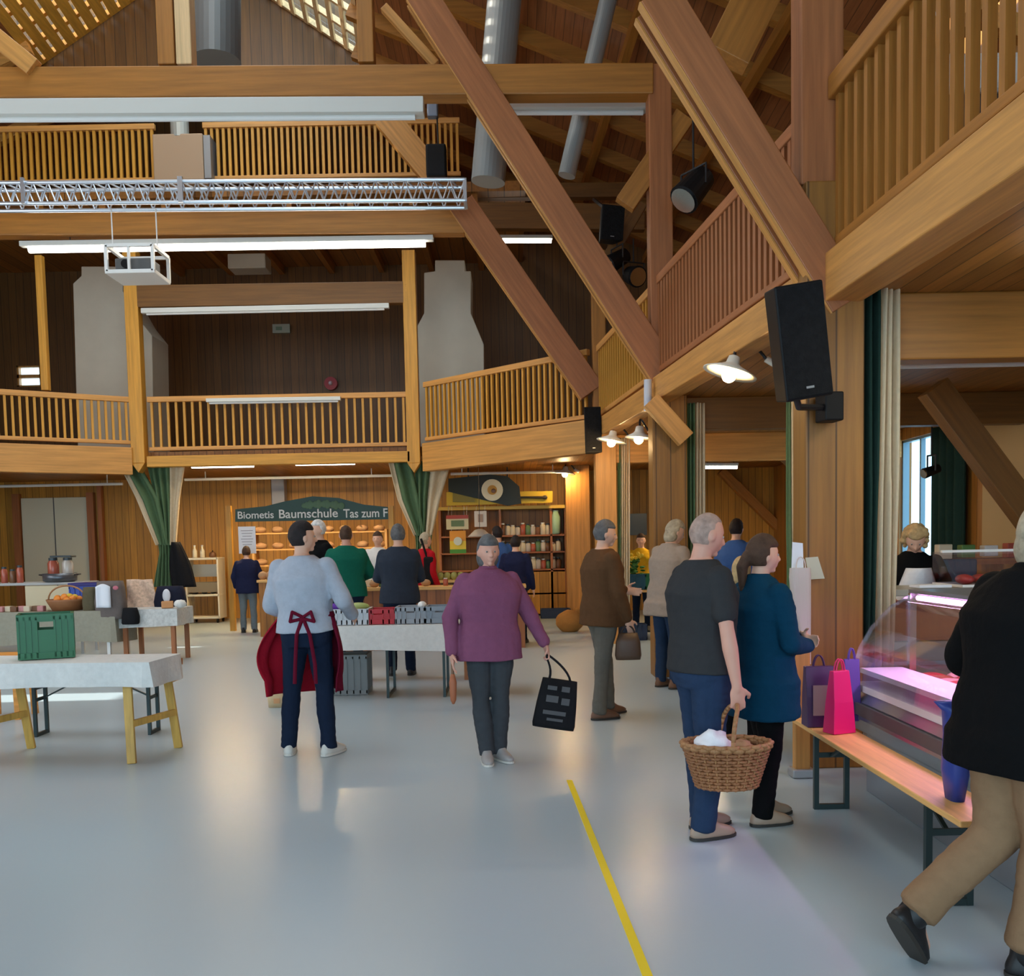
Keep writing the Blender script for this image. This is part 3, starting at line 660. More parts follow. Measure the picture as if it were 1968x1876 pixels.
# 4 woman in beige coat
p, H = FH(1284, 1322, 998)
m4 = person('blonde woman in a beige coat and blue jeans beside the second column', p, H, -1.0, K('beige'), K('jean'), 'shoe_brown', 'fair', ('bob', 'greyblond'), fat=1.12, lean=.10, headyaw=-.3, headpitch=.25,
            armR=[(.24, .06, 1.13), (.18, .26, .98)], armL=[(-.22, .12, 1.13), (-.12, .33, 1.05)], hem=.74, coatflare=1.15, vox=.012, seed=6, thick=.03)
# 5 man in grey T-shirt with basket
p, H = FH(1352, 1603, 985)
m5 = person('bald man in a grey T-shirt and jeans carrying a wicker basket', p, H, -1.22, K('tee'), K('jean'), 'shoe_beige', 'ruddy', ('bald', 'balding'), fat=1.16, lean=-.01, headyaw=-.05, headpitch=.22,
            armR=[(.28, -.02, 1.12), (.31, .01, .86)], armL=[(-.25, .04, 1.12), (-.18, .16, .90)], handR=((0, .08, -1), (-.9, .3, 0)), sleeve='short', hem=.90, vox=.008, seed=7, thick=.020, grip='R', trouser=1.5,
            legL=[(-.10, .04, .49), (-.10, .05, .085), (-.1, 1, 0)], legR=[(.09, -.01, .49), (.08, -.05, .085), (.0, 1, 0)])
# 6 smaller blond person between them
q = S(1424, 1072, 7.3)
m6 = person('short blond person in black half hidden between the bald man and teal jacket', (q.x, 7.3), q.z, -.5, K('black'), K('black'), 'shoe_black', 'fair', ('bob', 'blond'), fat=1.0, hem=.80, vox=.013, seed=8, headyaw=.2)
# 7 far person in blue shirt
q = S(1414, 998, 12.2)
m7 = person('dark-haired man in a blue shirt behind the bald man, close to the far counter', (q.x, 12.2), q.z, -.6, K('blue'), K('jeand'), 'shoe_brown', 'fair', ('short', 'black'), fat=1.05, hem=.88, vox=.015, seed=9)
# 8 woman in teal
p, H = FH(1466, 1578, 1030)
m8 = person('woman in a long teal jacket and black trousers with her arms folded', p, H, -1.22, K('teal'), K('black'), 'shoe_beige', 'fair', ('pony', 'brown'), fat=1.10, lean=-.03, headyaw=-.15, headpitch=.05,
            armR=[(.26, .02, 1.12), (.12, .25, 1.07)], armL=[(-.24, .08, 1.13), (.02, .27, 1.10)], handR=((-.85, .35, .05), (0, -1, 0)), handL=((.8, .15, .0), (0, -1, 0)), hem=.66, coatflare=1.08, vox=.009, seed=10, thick=.026,
            legL=[(-.07, .08, .49), (-.07, .07, .085), (-.05, 1, 0)], legR=[(.08, .0, .49), (.08, -.06, .085), (.15, 1, 0)], collar=True)
# 9 walking person in black coat, right foreground
pxy = (1.83, 3.34)
m9 = person('person in a black coat and khaki trousers striding past the bench in the right foreground', pxy, 1.72, -1.35, K('black'), K('khaki'), 'shoe_black', 'fair', ('bob', 'greyblond'), fat=1.18, lean=.10, headyaw=.2,
            armL=[(-.33, .0, 1.15), (-.24, .24, 1.05)], armR=[(.27, .10, 1.14), (.16, .30, 1.03)], hem=.76, coatflare=1.10, vox=.010, seed=11, boot=True, cuff=.84, thick=.042, trouser=2.1, collar=True,
            legL=[(-.10, -.02, .50), (-.17, -.33, .185), (-.10, .42, -.60)], legR=[(.07, .06, .50), (.04, .0, .085), (.25, 1, 0)])
# 10 woman behind the meat counter
q = S(1752, 986, 7.9)
m10 = person('woman with curly blond hair, black top and white apron serving behind the meat counter', (q.x, 7.9), 1.73, math.pi-.1, K('black'), K('black'), 'shoe_black', 'fair', ('curly', 'blond'), fat=1.08, lean=.12, headpitch=.55, headyaw=-.25,
             armR=[(.24, .05, 1.14), (.12, .27, 1.02)], armL=[(-.27, .10, 1.16), (-.22, .35, 1.03)], sleeve='short', hem=.88, vox=.010, seed=12)
# 11-18 people at the far stalls
p, H = FH(479, 1216, 1050)
person('small person in a navy jacket near the left end of the market stall', p, H, .15, K('navy'), K('bluegrey'), 'shoe_black', 'fair', ('short', 'brown'), fat=1.18, hem=.80, vox=.014, seed=13, armL=[(-.27, .03, 1.14), (-.25, .12, .92)], armR=[(.27, .03, 1.14), (.25, .14, .92)])
def far(px, pyh, Y, label, yaw, top, hair, **k):
    q = S(px, pyh, Y); return person(label, (q.x, Y), q.z, yaw, K(top), K(k.pop('legs', 'jeand')), 'shoe_black', k.pop('skin', 'fair'), hair, vox=.015, **k)
far(614, 1000, 13.7, 'white-haired person in a black top just beyond the man in the sweatshirt', 2.2, 'black', ('short', 'white'), seed=14, fat=1.1)
far(664, 1010, 12.8, 'broad man in a green sweater standing at the stall counter', .15, 'green', ('bald', 'brown'), skin='ruddy', seed=15, fat=1.3, armL=[(-.30, .06, 1.14), (-.2, .27, 1.08)], armR=[(.30, .06, 1.14), (.2, .27, 1.08)])
p, H = FH(772, 1298, 1008)
person('man in a charcoal jacket seen from behind beyond the white-covered table', p, H, .08, K('char'), K('jeand'), 'shoe_black', 'fair', ('short', 'darkgrey'), fat=1.22, hem=.84, vox=.012, seed=16, armL=[(-.25, .10, 1.13), (-.15, .28, 1.08)], armR=[(.25, .10, 1.13), (.15, .28, 1.08)])
far(726, 1022, 16.4, 'stallholder in a white shirt behind the stall counter, left of the charcoal jacket', 3.0, 'white', ('short', 'brown'), seed=17)
far(815, 1024, 15.4, 'person in a red jacket standing between the charcoal jacket and the purple fleece', -.9, 'red', ('short', 'greyblond'), seed=18, fat=1.1)
far(956, 1012, 16.6, 'dark-haired person in a bright blue top behind the woman in purple', .5, 'blue', ('short', 'black'), seed=19)
far(990, 1030, 15.2, 'person in a navy and grey jacket right behind the woman in purple', -.2, 'navy', ('short', 'black'), seed=20, fat=1.05)
far(1232, 1026, 16.8, 'dark-haired person in a yellow top behind the far table of produce', 2.9, 'yellow', ('short', 'brown'), seed=21)
# ================================================================ overhead equipment
alu = plain('aluminium', (.62, .66, .72), .32, metal=.75); whitep = plain('white_paint', (.80, .79, .76), .45); offw = plain('pale_housing', (.66, .65, .60), .4)
blackp = plain('black_plastic', (.006, .006, .007), .55, spec=.2); blackm = plain('black_metal', (.02, .02, .022), .4, metal=.3); dgrey = plain('dark_grey', (.10, .10, .10), .6)
ductm = mat('grey_duct', (.42, .41, .36), .45, metal=.3); ductb = mat('beige_duct', (.50, .45, .36), .55, kind='x', amt=.06)
tube_on = plain('tube_lit', (1, 1, 1), .5, emit=((1, .95, .82), 9.0)); tube_cold = plain('tube_lit_cool', (1, 1, 1), .5, emit=((.93, 1, .95), 10.0)); bulb_on = plain('bulb_lit', (1, .9, .7), .4, emit=((1, .62, .25), 60.0))
chrome = plain('chrome', (.75, .75, .76), .18, metal=1.0)
def tubelight(label, a, b, w, h, lit=True, tr=.018, mat_=None, group=None, drop=0, power=0, col=(1, .72, .38)):
    a, b = V(a), V(b); t = thing('tube_light', label, 'light', (a+b)/2, group=group)
    MB().beam(a, b, w, h).build('housing', offw, t, bevel=.008, world=True)
    Z = V((0, 0, -h/2-tr*.7)); d = (b-a)*.02
    MB().cyl(a+d+Z, b-d+Z, tr, tr, 10).build('tube', (mat_ or tube_on) if lit else whitep, t, world=True, smooth=False)
    if drop:
        for f_ in (.12, .88): q_ = a.lerp(b, f_); MB().cyl(q_, q_+V((0, 0, drop)), .008, .008, 6).build('hanger', blackm, t, world=True)
    if power:
        q_ = (a+b)/2+Z*2.2; lamp('tube_glow', 'AREA', q_, power, col, (b-a).length*.95, .08, (0, 0, -1))
    return t
# long pale troughs and lit tubes
tubelight('long pale light trough under the upper tie beam, left of the long brace', S(-60, 212, YC-.1), S(815, 207, YC-.1), .20, .17, False, .03)
tubelight('shorter pale light trough under the right end of the upper tie beam', S(935, 200, YC+.7), S(1242, 200, YC+.7), .18, .16, False, .03)
tubelight('very long lit tube light under the lower tie beam', S(40, 470, YE+.12), S(833, 458, YE+.12), .12, .08, True, .055, drop=.3, power=60, col=(1, .88, .70))
tubelight('short lit tube light seen between two braces at the rear right', S(940, 456, 18.8), S(1062, 456, 18.8), .10, .07, True, .045)
tubelight('unlit white tube light on the dark lintel above the rear gallery', S(272, 598, YP-.02), S(748, 588, YP-.02), .09, .09, False, .02)
tubelight('white tube light hung in front of the middle gallery handrail', S(397, 770, YP-.0), S(655, 766, YP-.0), .10, .07, False, .02)
tubelight('lit tube light under the rear gallery, left one of the two above the market stall', S(366, 893, 18.9), S(490, 891, 18.9), .12, .05, True, .03, drop=.12, power=75)
tubelight('lit tube light under the rear gallery, right one of the two above the market stall', S(566, 888, 18.9), S(684, 886, 18.9), .12, .05, True, .03, drop=.12, power=85)
tubelight('lit tube light under the far end of the right gallery', S(1352, 893, 16.8), S(1418, 893, 16.8), .12, .05, True, .03, drop=.25, power=60)
tubelight('bright tube light under the nearest gallery at the right edge of the photo', (3.3, 5.9, 3.2), (3.15, 4.3, 3.2), .1, .05, True, .035, tube_cold, power=18, col=(1, .9, .65))
# aluminium truss
a0, a1 = S(-80, 352, YE-.9), S(893, 345, YE-.9); hh = a0.z - S(-80, 392, YE-.9).z
t = thing('lighting_truss', 'silver aluminium lattice truss hanging across the hall above the lower tie beam', 'truss', (a0+a1)/2)
dn = V((0, 0, -hh)); bk = V((0, .3, 0))
for o_ in (V((0, 0, 0)), bk, dn, dn+bk): MB().cyl(a0+o_, a1+o_, .028, .028, 10).build('chord', alu, t, world=True)
mb = MB(); n = 34
for i in range(n):
    p, q = a0.lerp(a1, i/n), a0.lerp(a1, (i+.5)/n); r_ = a0.lerp(a1, (i+1)/n)
    for o_ in (V((0, 0, 0)), bk): mb.cyl(p+o_, q+dn+o_, .012, .012, 6); mb.cyl(q+dn+o_, r_+o_, .012, .012, 6)
    mb.cyl(p, q+bk, .012, .012, 6)
mb.build('lattice', alu, t, world=True)
mb = MB()
for e_ in (a0, a1): mb.beam(e_, e_+dn, .05, .05, side=(1, 0, 0)); mb.beam(e_, e_+bk, .05, .05); mb.beam(e_+dn, e_+dn+bk, .05, .05)
mb.build('end_frame', alu, t, world=True)
MB().beam(a0.lerp(a1, .13)+V((0, -.05, .05)), a0.lerp(a1, .13)+dn+V((0, -.05, -.02)), .05, .04, side=(1, 0, 0)).build('clamp', alu, t, world=True)
MB().beam(a0.lerp(a1, .44)+V((0, -.05, .05)), a0.lerp(a1, .44)+dn+V((0, -.05, -.02)), .07, .04, side=(1, 0, 0)).build('clamp', alu, t, world=True)
# hoist and dark fittings near the truss end
p = S(838, 205, YE-.6); q = S(845, 345, YE-.6)
t = thing('chain_hoist', 'black chain hoist with hook hanging beside the right end of the truss', 'hoist', p)
MB().cyl(p+V((0, 0, .4)), q, .012, .012, 8).build('chain', blackm, t, world=True); MB().box(q+V((-.04, 0, .25)), (.30, .22, .46)).build('motor', blackp, t, bevel=.03, world=True)
MB().box(p+V((-.05, 0, -.05)), (.16, .14, .22)).build('hook_block', plain('steel_blue', (.22, .25, .32), .4, metal=.6), t, bevel=.02, world=True)
# projector hanging in a white cage
Yp = 13.72; A_, B_ = S(203, 472, Yp), S(290, 472, Yp); Cc = S(205, 522, Yp); wx = B_.x-A_.x; hz = A_.z-Cc.z; dpt = .62
t = thing('projector_cage', 'projector hung in an open white metal cage below the lower tie beam at the left', 'projector', (A_+B_)/2)
mb = MB(); c8 = {}
for ix, x in enumerate((A_.x, B_.x+.02)):
    for iy, y in enumerate((Yp, Yp+dpt)):
        for iz, z in enumerate((Cc.z-.0, A_.z)): c8[ix, iy, iz] = V((x, y, z))
for a in ((0, 0), (0, 1), (1, 0), (1, 1)):
    mb.beam(c8[a[0], a[1], 0], c8[a[0], a[1], 1], .045, .045, side=(1, 0, 0)); mb.beam(c8[0, a[0], a[1]], c8[1, a[0], a[1]], .045, .045); mb.beam(c8[a[0], 0, a[1]], c8[a[0], 1, a[1]], .045, .045)
mx = (A_.x+B_.x)/2; mb.beam((mx, Yp, Cc.z), (mx, Yp, A_.z), .035, .035, side=(1, 0, 0)); mb.build('frame', whitep, t, world=True)
MB().prism([(A_.x-.02, Yp-.02, Cc.z-.03), (B_.x+.04, Yp-.02, Cc.z-.03), (B_.x+.04, Yp+dpt, Cc.z-.03), (A_.x-.02, Yp+dpt, Cc.z-.03)], (0, 0, .04)).build('base_plate', whitep, t, world=True)
MB().box((mx, Yp+.32, Cc.z+.13), (wx*.82, .36, .20)).build('projector_body', dgrey, t, bevel=.02, world=True)
MB().cyl((mx-.1, Yp+.10, Cc.z+.14), (mx-.1, Yp+.16, Cc.z+.14), .06, .06, 16).build('lens', blackp, t, world=True)
for x in (A_.x, B_.x): MB().cyl((x, Yp+.25, A_.z), (x, Yp+.25, S(200, 398, Yp).z+.05), .010, .010, 6).build('wire', whitep, t, world=True)
# ducts
def duct(px, Y, th, label, m=ductb, name='air_duct'):
    pts = [S(x, y, Y) for x, y in px]; return solo(MB().prism(pts, (0, th, 0)), name, label, 'duct', m, pts[0], bevel=.015)
duct([(156, 512), (236, 512), (236, 560), (268, 615), (292, 645), (296, 886), (150, 886), (140, 545), (156, 530)], 19.0, .9, 'beige air duct rising behind the left hanging post of the rear gallery')
duct([(836, 500), (893, 500), (893, 521), (905, 521), (905, 602), (930, 662), (932, 872), (795, 872), (797, 636), (815, 602), (815, 524), (836, 521)], 19.0, .9, 'large beige air duct with sloping shoulders right of the right hanging post')
def pipe(a, b, r, label, m=ductm): return solo(MB().cyl(a, b, r, r, 28), 'round_duct', label, 'duct', m, a, smooth=False)
grd = plain('round_duct_dark', (.16, .16, .155), .45, metal=.4); grl = plain('round_duct_grey', (.30, .31, .30), .45, metal=.4)
pipe(S(416, -60, 13.5), S(416, 118, 13.5), .33, 'thick dark round duct dropping behind the upper tie beam beside the king posts', grd)
pipe(S(990, -232, 12.2), S(938, 350, 12.2), .215, 'thick grey round duct behind the tie beam right of the long brace', grl)
pipe(S(1208, -165, 12.2), S(1089, 338, 12.2), .11, 'slim slanting grey round duct behind the upper tie beam', grl)
# back wall fittings
p = S(480, 508, 20); solo(MB().box(p, (.78, .5, .30)), 'ceiling_box', 'beige box unit fixed under the high rear gallery ceiling', 'box', ductb, p, bevel=.02)
p = S(541, 632, 22.06)
t = thing('wall_sign', 'small pale emergency sign on the dark upper rear wall', 'sign', p); MB().box(p, (.40, .08, .20)).build('sign_panel', plain('sign_pale', (.42, .46, .38), .5), t, world=True)
MB().box(p+V((-.05, -.045, 0)), (.14, .01, .08)).build('sign_mark', plain('sign_mark', (.20, .30, .22), .5), t, world=True)
p = S(637, 738, 22.06); t = thing('fire_bell', 'small red round bell on the dark upper rear wall', 'bell', p)
MB().cyl(p+V((0, -.1, 0)), p+V((0, .05, 0)), .15, .15, 20).build('bell_dome', plain('signal_red', (.35, .01, .02), .4), t, world=True); MB().ell(p+V((0, -.12, 0)), .05).build('bell_center', plain('bell_pale', (.6, .45, .5), .4), t, world=True)
for px0, px1, py, lab in ((-60, 236, 936, 'behind the left curtain'), (355, 754, 922, 'above the market stall'), (866, 1084, 911, 'above the shelf stall')):
    a, b = S(px0, py, 20.2), S(px1, py-(px1-px0)*.015, 20.2); b.z = a.z
    tr_ = thing('curtain_rail', 'pale curtain rail under the rear gallery '+lab, 'rail', a); MB().cyl(a, b, .03, .03, 10).build('rail', whitep, tr_, world=True)
    for f_ in (.1, .9): q_ = a.lerp(b, f_); MB().cyl(q_, (q_.x, q_.y, 3.31), .012, .012, 6).build('bracket', whitep, tr_, world=True)
p = S(537, 948, 21.9); solo(MB().box(p, (.30, .3, .66)), 'wall_vent', 'grey rectangular vent above the market stall sign', 'vent', plain('vent_grey', (.42, .43, .45), .5), p, bevel=.02)
# double door in rear wall
dm = plain('door_cream', (.72, .68, .52), .5)
a, b = S(42, 958, 22.08), S(168, 958, 22.08); zt = a.z
d = struct(MB().box(((a.x+b.x)/2, 22.06, (zt)/2), (b.x-a.x, .08, zt)).build('door_1', dm, bevel=.01)); mx = (a.x+b.x)/2
MB().box((mx, 22.015, zt/2), (.02, .012, zt)).build('door_gap', dgrey, d)
MB().tube([(mx+.08, 22.02, 1.05), (mx+.08, 21.95, 1.05), (mx+.2, 21.95, 1.05)], .012).build('door_handle', blackm, d)
for x in (a.x-.1, b.x+.1): struct(MB().box((x, 22.03, zt/2+.05), (.16, .14, zt+.1)).build('trim_1', wood('z', 'red')))
struct(MB().box((S(180, 950, 22).x+.15, 22.0, 1.6), (.1, .14, 3.2)).build('trim_2', wood('z', 'red')))
# ---------------------------------------------------------------- loudspeakers and spotlights
def speaker(label, c, w, d, h, tilt, yaw, name='loudspeaker'):
    t = thing(name, label, 'speaker', c, yaw); Rm = Matrix.Rotation(tilt[0], 3, 'X') @ Matrix.Rotation(tilt[1], 3, 'Y')
    mb = MB(); fr = [(-w/2, -d/2), (w/2, -d/2), (w*.32, d/2), (-w*.32, d/2)]
    mb.loft([[Rm @ V((x, y, z)) for x, y in fr] for z in (-h/2, h/2)]); mb.build('cabinet', blackp, t, bevel=.012)
    MB().box(Rm @ V((0, -d/2-.006, 0)), (w*.92, .012, h*.95), Rm).build('grille', mat('speaker_grille', (.009, .009, .010), .8, kind='cloth', bump=.8, amt=.4, spec=.15), t)
    MB().box(Rm @ V((0, -d/2-.014, -h*.40)), (w*.16, .004, h*.02), Rm).build('badge', plain('badge_grey', (.3, .3, .3), .4), t)
    return t, Rm
c = (S(1463, 570, 5.95)+S(1587, 755, 5.95)+S(1555, 543, 5.95)+S(1502, 772, 5.95))/4
t, Rm = speaker('large black loudspeaker tilted down on the column behind the meat counter', c, .31, .30, .69, (.12, -.165), .12)
bq = S(1594, 783, YA-.12)-V(c); bq = rotz(-.12) @ bq
MB().tube([Rm @ V((.02, .12, -.30)), Rm @ V((.05, .15, -.40)), bq], .022).build('bracket_arm', blackm, t); MB().box(bq, (.13, .16, .19)).build('wall_bracket', blackp, t, bevel=.01)
c = S(1137, 828, YE-.52); t, Rm = speaker('narrow black loudspeaker at the right end of the slanting gallery beam', c, .26, .26, .68, (.0, -.02), .1)
MB().beam((0, .12, .1), (0, .28, .1), .05, .05).build('wall_bracket', blackm, t)
c = S(1172, 432, YE-.3); t, Rm = speaker('black loudspeaker high between the long brace and the second post', c, .36, .3, .50, (.1, .05), .2)
MB().beam((.0, .1, .25), (-.1, .5, .55), .04, .04).build('wall_bracket', blackm, t)
def spot(label, c, d, r=.11, ln=.3, rod=.55):
    c, d = V(c), V(d).normalized(); t = thing('spotlight', label, 'spotlight', c)
    MB().cyl(c-d*ln/2, c+d*ln/2, r*.8, r, 20).build('can', blackp, t, world=True); MB().cyl(c+d*ln*.5, c+d*(ln*.5+.02), r*.85, r*.85, 20).build('lens', chrome, t, world=True)
    s_ = d.cross(V((0, 0, 1))).normalized()*r*1.15; MB().tube([c+s_, c+s_+V((0, 0, .2)), c-s_+V((0, 0, .2)), c-s_], .012).build('yoke', blackm, t, world=True)
    MB().cyl(c+V((0, 0, .2)), c+V((0, 0, rod)), .012, .012, 8).build('drop_rod', blackm, t, world=True); return t
spot('black spotlight with bright yoke hanging left of the great brace', S(1333, 362, YC-.6), (-.5, -.3, -.6), .17, .40, 1.4)
spot('black spotlight below the high loudspeaker, pointing down left', S(1186, 500, YE-.2), (-.6, -.3, -.4), .14, .36)
spot('small round spotlight with pale lens left of the tall post', S(1218, 530, YE-.2), (.3, -.7, -.3), .16, .24)
# enamel lamp on a gooseneck
enam = plain('enamel_white', (.85, .80, .68), .3)
def enlamp(label, c, rr, tilt, armto, power, arm=True):
    c = V(c); t = thing('enamel_lamp', label, 'lamp', c); Rm = Matrix.Rotation(tilt[0], 3, 'X') @ Matrix.Rotation(tilt[1], 3, 'Y')
    MB().lathe([(.03, .13), (.05, .12), (.06, .06), (rr*.45, .035), (rr, -.02), (rr, -.03), (rr*.45, .022), (.05, .045), (.03, .10)], rot=Rm).build('shade', enam, t, smooth=True)
    MB().ell(Rm @ V((0, 0, -.045)), .062).build('bulb', bulb_on, t, smooth=True)
    a = V(armto)-c; MB().tube(bezier(Rm @ V((0, 0, .12)), Rm @ V((0, 0, .12))+V((0, 0, .16)), a+V((-.1, 0, .16)), a, 14), .014).build('gooseneck', blackm, t)
    MB().cyl(a, a+V((.10, 0, -.06)), .03, .03, 12).build('socket', enam, t)
    lamp('lamp_glow', 'POINT', c+Rm @ V((0, 0, -.10)), power, (1, .66, .30), rad=.06); return t
enlamp('lit white enamel dish lamp on a black gooseneck beside the big loudspeaker', S(1404, 712, 8.2), .235, (0, .30), S(1472, 690, 8.35), 55)
enlamp('lit enamel lamp beyond the second column, beside the narrow loudspeaker', S(1176, 845, 13.6), .22, (0, .2), S(1208, 838, 13.8), 40)
enlamp('small lit enamel lamp at the far right end of the shelf stall rail', S(1086, 908, 20.2), .22, (0, .1), S(1104, 902, 20.48), 50)
enlamp('lit enamel lamp glimpsed under the gallery left of the second column', S(1228, 838, 12.4), .18, (0, .1), S(1246, 828, 12.6), 25)
# grey conduit beside second column
a = S(1245, 730, YC-.1); b = S(1245, 790, YC-.1); solo(MB().cyl(a, b, .045, .045, 14), 'light_tube_housing', 'short pale vertical tube on the second post beside the long brace', 'tube', plain('pale_blue_grey', (.55, .58, .66), .4), a)
# ================================================================ curtains
gcl, bcl, dgc = cloth('curtain_green', (.10, .165, .085)), cloth('curtain_beige', (.62, .50, .34)), cloth('curtain_darkgreen', (.02, .045, .035))
def curtain_part(name, m, t, rows, Y, u0, u1, folds, amp, nv=24):
    def f(u, v):
        uu = u0+(u1-u0)*u; k = v*(len(rows)-1); i = min(int(k), len(rows)-2); w_ = k-i; w_ = w_*w_*(3-2*w_) if len(rows) > 2 else w_
        y = rows[i][0]*(1-w_)+rows[i+1][0]*w_; xl = rows[i][1]*(1-w_)+rows[i+1][1]*w_; xr = rows[i][2]*(1-w_)+rows[i+1][2]*w_
        q = S(xl+(xr-xl)*uu, y, Y); q.y += amp*math.sin(uu*folds*math.pi*2)+.02*math.sin(v*5+uu*9); return q
    n = max(8, int(folds*8*(u1-u0)))
    return MB().grid(f, n, nv).build(name, m, t, smooth=True, solid=.012, world=True)
def curtain(label, parts, Y, base):
    t = thing('curtain', label, 'curtain', S(*base, Y))
    for nm, m, rows, u0, u1, folds, amp in parts: curtain_part(nm, m, t, rows, Y, u0, u1, folds, amp)
    return t
R1 = [(892, 228, 268), (960, 262, 308), (1048, 300, 326)]; R2 = [(892, 282, 356), (960, 298, 346), (1048, 314, 338)]; R3 = [(1046, 304, 338), (1066, 306, 336), (1128, 296, 346)]
curtain('green stage curtain with beige border tied back below the left hanging post', [('beige_border', bcl, R1, 0, .3, 2, .05), ('green_panel', gcl, R1, .3, 1, 2, .06), ('green_panel', gcl, R2, 0, .62, 5, .06), ('beige_border', bcl, R2, .62, 1, 3, .05), ('gathered_tail', gcl, R3, 0, 1, 6, .05)], 17.9, (318, 892))
R1 = [(886, 746, 790), (960, 764, 806), (1030, 796, 818)]; R2 = [(886, 796, 868), (960, 800, 846), (1030, 806, 830)]; R3 = [(1028, 798, 830), (1050, 800, 828), (1120, 790, 838)]
curtain('green stage curtain with beige border tied back below the right hanging post', [('beige_border', bcl, R1, 0, .22, 2, .05), ('green_panel', gcl, R1, .22, 1, 2, .06), ('green_panel', gcl, R2, 0, .45, 5, .06), ('beige_border', bcl, R2, .45, 1, 3, .05), ('gathered_tail', gcl, R3, 0, 1, 6, .05)], 17.9, (810, 886))
def hang(label, px0, px1, y0, y1, Y, split, gm=gcl, sway=0):
    rows = [(y0, px0, px1), ((y0+y1)/2, px0-sway*.4, px1-sway*.6), (y1, px0-sway, px1-sway*1.5)]
    return curtain(label, [('green_panel', gm, rows, 0, split, 5, .05), ('beige_border', bcl, rows, split, 1, 5, .04)], Y, (px0, y0))
hang('tall green and beige curtain hanging on the right side of the second column', 1322, 1354, 775, 1282, YC+.1, .35)
hang('tall curtain, dark green edge and wide beige panel, right of the meat counter column', 1662, 1728, 552, 1290, YA+.12, .38, dgc, 8)
hang('pale curtain on the right side of the third column', 1188, 1210, 842, 1180, YE+.1, .2)
hang('narrow greenish-beige curtain edge left of the column behind the meat counter', 1514, 1533, 745, 1330, 9.6, .3)
# dark curtain beside the bright window
a, b = (6.1, 12.7), (6.1, 13.6)
def f(u, v): return V((6.1+.05*math.sin(u*28), 12.65+1.0*u, 3.15-v*2.4))
solo(MB().grid(f, 40, 8), 'window_curtain', 'dark grey-green curtain drawn beside the bright window in the right aisle', 'curtain', dgc, (6.1, 13.1, 3.15), solid=.012, smooth=True)
# ================================================================ floor line
a, b, c_ = G(1094, 1500), G(1140, 1624), G(1250, 1890)
mb = MB(); pts = [G(1094, 1500), G(1160, 1665), G(1262, 1920)]
for p, q in ((pts[0], pts[2]),):
    d = (q-p).normalized(); s_ = V((-d.y, d.x, 0))*.019; mb.prism([p-s_, q-s_, q+s_, p+s_], (0, 0, .003))
solo(mb, 'floor_tape', 'yellow tape line running along the blue-grey floor towards the viewer', 'tape', plain('tape_yellow', (.86, .66, .02), .5), pts[0])
# ================================================================ tables
yw = wood('x', 'bench'); gm = plain('table_metal', (.018, .035, .035), .4, metal=.2); linen = cloth('linen', (.74, .73, .70))
def beer_table(name, label, cat, x0, x1, y0, y1, z, rz=0, inset=.33, th=.03, legm=None, group=None, top=None):
    t = thing(name, label, cat, ((x0+x1)/2, (y0+y1)/2, 0), rz, group); L_, W_ = x1-x0, y1-y0; ax = L_ >= W_
    MB().box((0, 0, z-th/2), (L_, W_, th)).build('tabletop' if cat != 'bench' else 'seat', top or wood('x' if ax else 'y', 'bench'), t, bevel=.006)
    lm_ = legm or gm
    for k in (-1, 1):
        if ax: c = [V((k*(L_/2-inset), j*(W_/2-.04), 0)) for j in (-1, 1)]
        else: c = [V((j*(W_/2*0+L_/2-.035), k*(W_/2-inset), 0)) for j in (-1, 1)]
        mb = MB(); h = z-th-.002
        for q in c: mb.beam(q+V((0, 0, 0)), q+V((0, 0, h)), .028, .028, side=(1, 0, 0))
        for hz in (.015, h-.02): mb.beam(c[0]+V((0, 0, hz)), c[1]+V((0, 0, hz)), .025, .03)
        mb.beam(c[0]+V((0, 0, h*.72)), c[1]+V((0, 0, h*.72)), .012, .03)
        mb.build('leg_frame', lm_, t)
        dd = V((-k*.28, 0, 0)) if ax else V((0, -k*.28, 0)); m0 = (c[0]+c[1])/2
        MB().beam(m0+V((0, 0, h*.70)), m0+dd+V((0, 0, h)), .02, .012).build('folding_strut', lm_, t)
    return t
def tablecloth(label, x0, x1, y0, y1, z, drop, seed=0, m=linen, name='tablecloth', group=None, wav=.018):
    rr = random.Random(seed); e_ = .02; X0, X1, Ya, Yb = x0-e_, x1+e_, y0-e_, y1+e_; mb = MB(); W_, D_ = X1-X0, Yb-Ya
    loop = []; n1, n2 = max(8, int(W_/.05)), max(6, int(D_/.05))
    for i in range(n1): loop.append((X0+W_*i/n1, Ya, 0, -1))
    for i in range(n2): loop.append((X1, Ya+D_*i/n2, 1, 0))
    for i in range(n1): loop.append((X1-W_*i/n1, Yb, 0, 1))
    for i in range(n2): loop.append((X0, Yb-D_*i/n2, -1, 0))
    rings = []
    for j in range(7):
        v = j/6; ring = []
        for k, (x, y, nx, ny) in enumerate(loop):
            o_ = v*(.012+wav*math.sin(k*.55+seed)+wav*.6*math.sin(k*.23+2*seed)); dz = drop*(1+.06*math.sin(k*.11+seed)); ring.append(V((x+nx*o_, y+ny*o_, z+.006-dz*v)))
        rings.append(ring)
    n = len(loop); vs = [p for r_ in rings for p in r_]; fs = [(j*n+i, j*n+(i+1) % n, (j+1)*n+(i+1) % n, (j+1)*n+i) for j in range(6) for i in range(n)]; fs.append(tuple(range(n)))
    mb._add(vs, fs); return solo(mb, name, label, 'tablecloth', m, ((x0+x1)/2, (y0+y1)/2, z), group, solid=.004, smooth=False)
yleg = mat('wood_yellow', (.60, .35, .07), .5, kind='wood', axis='z', bump=.08)
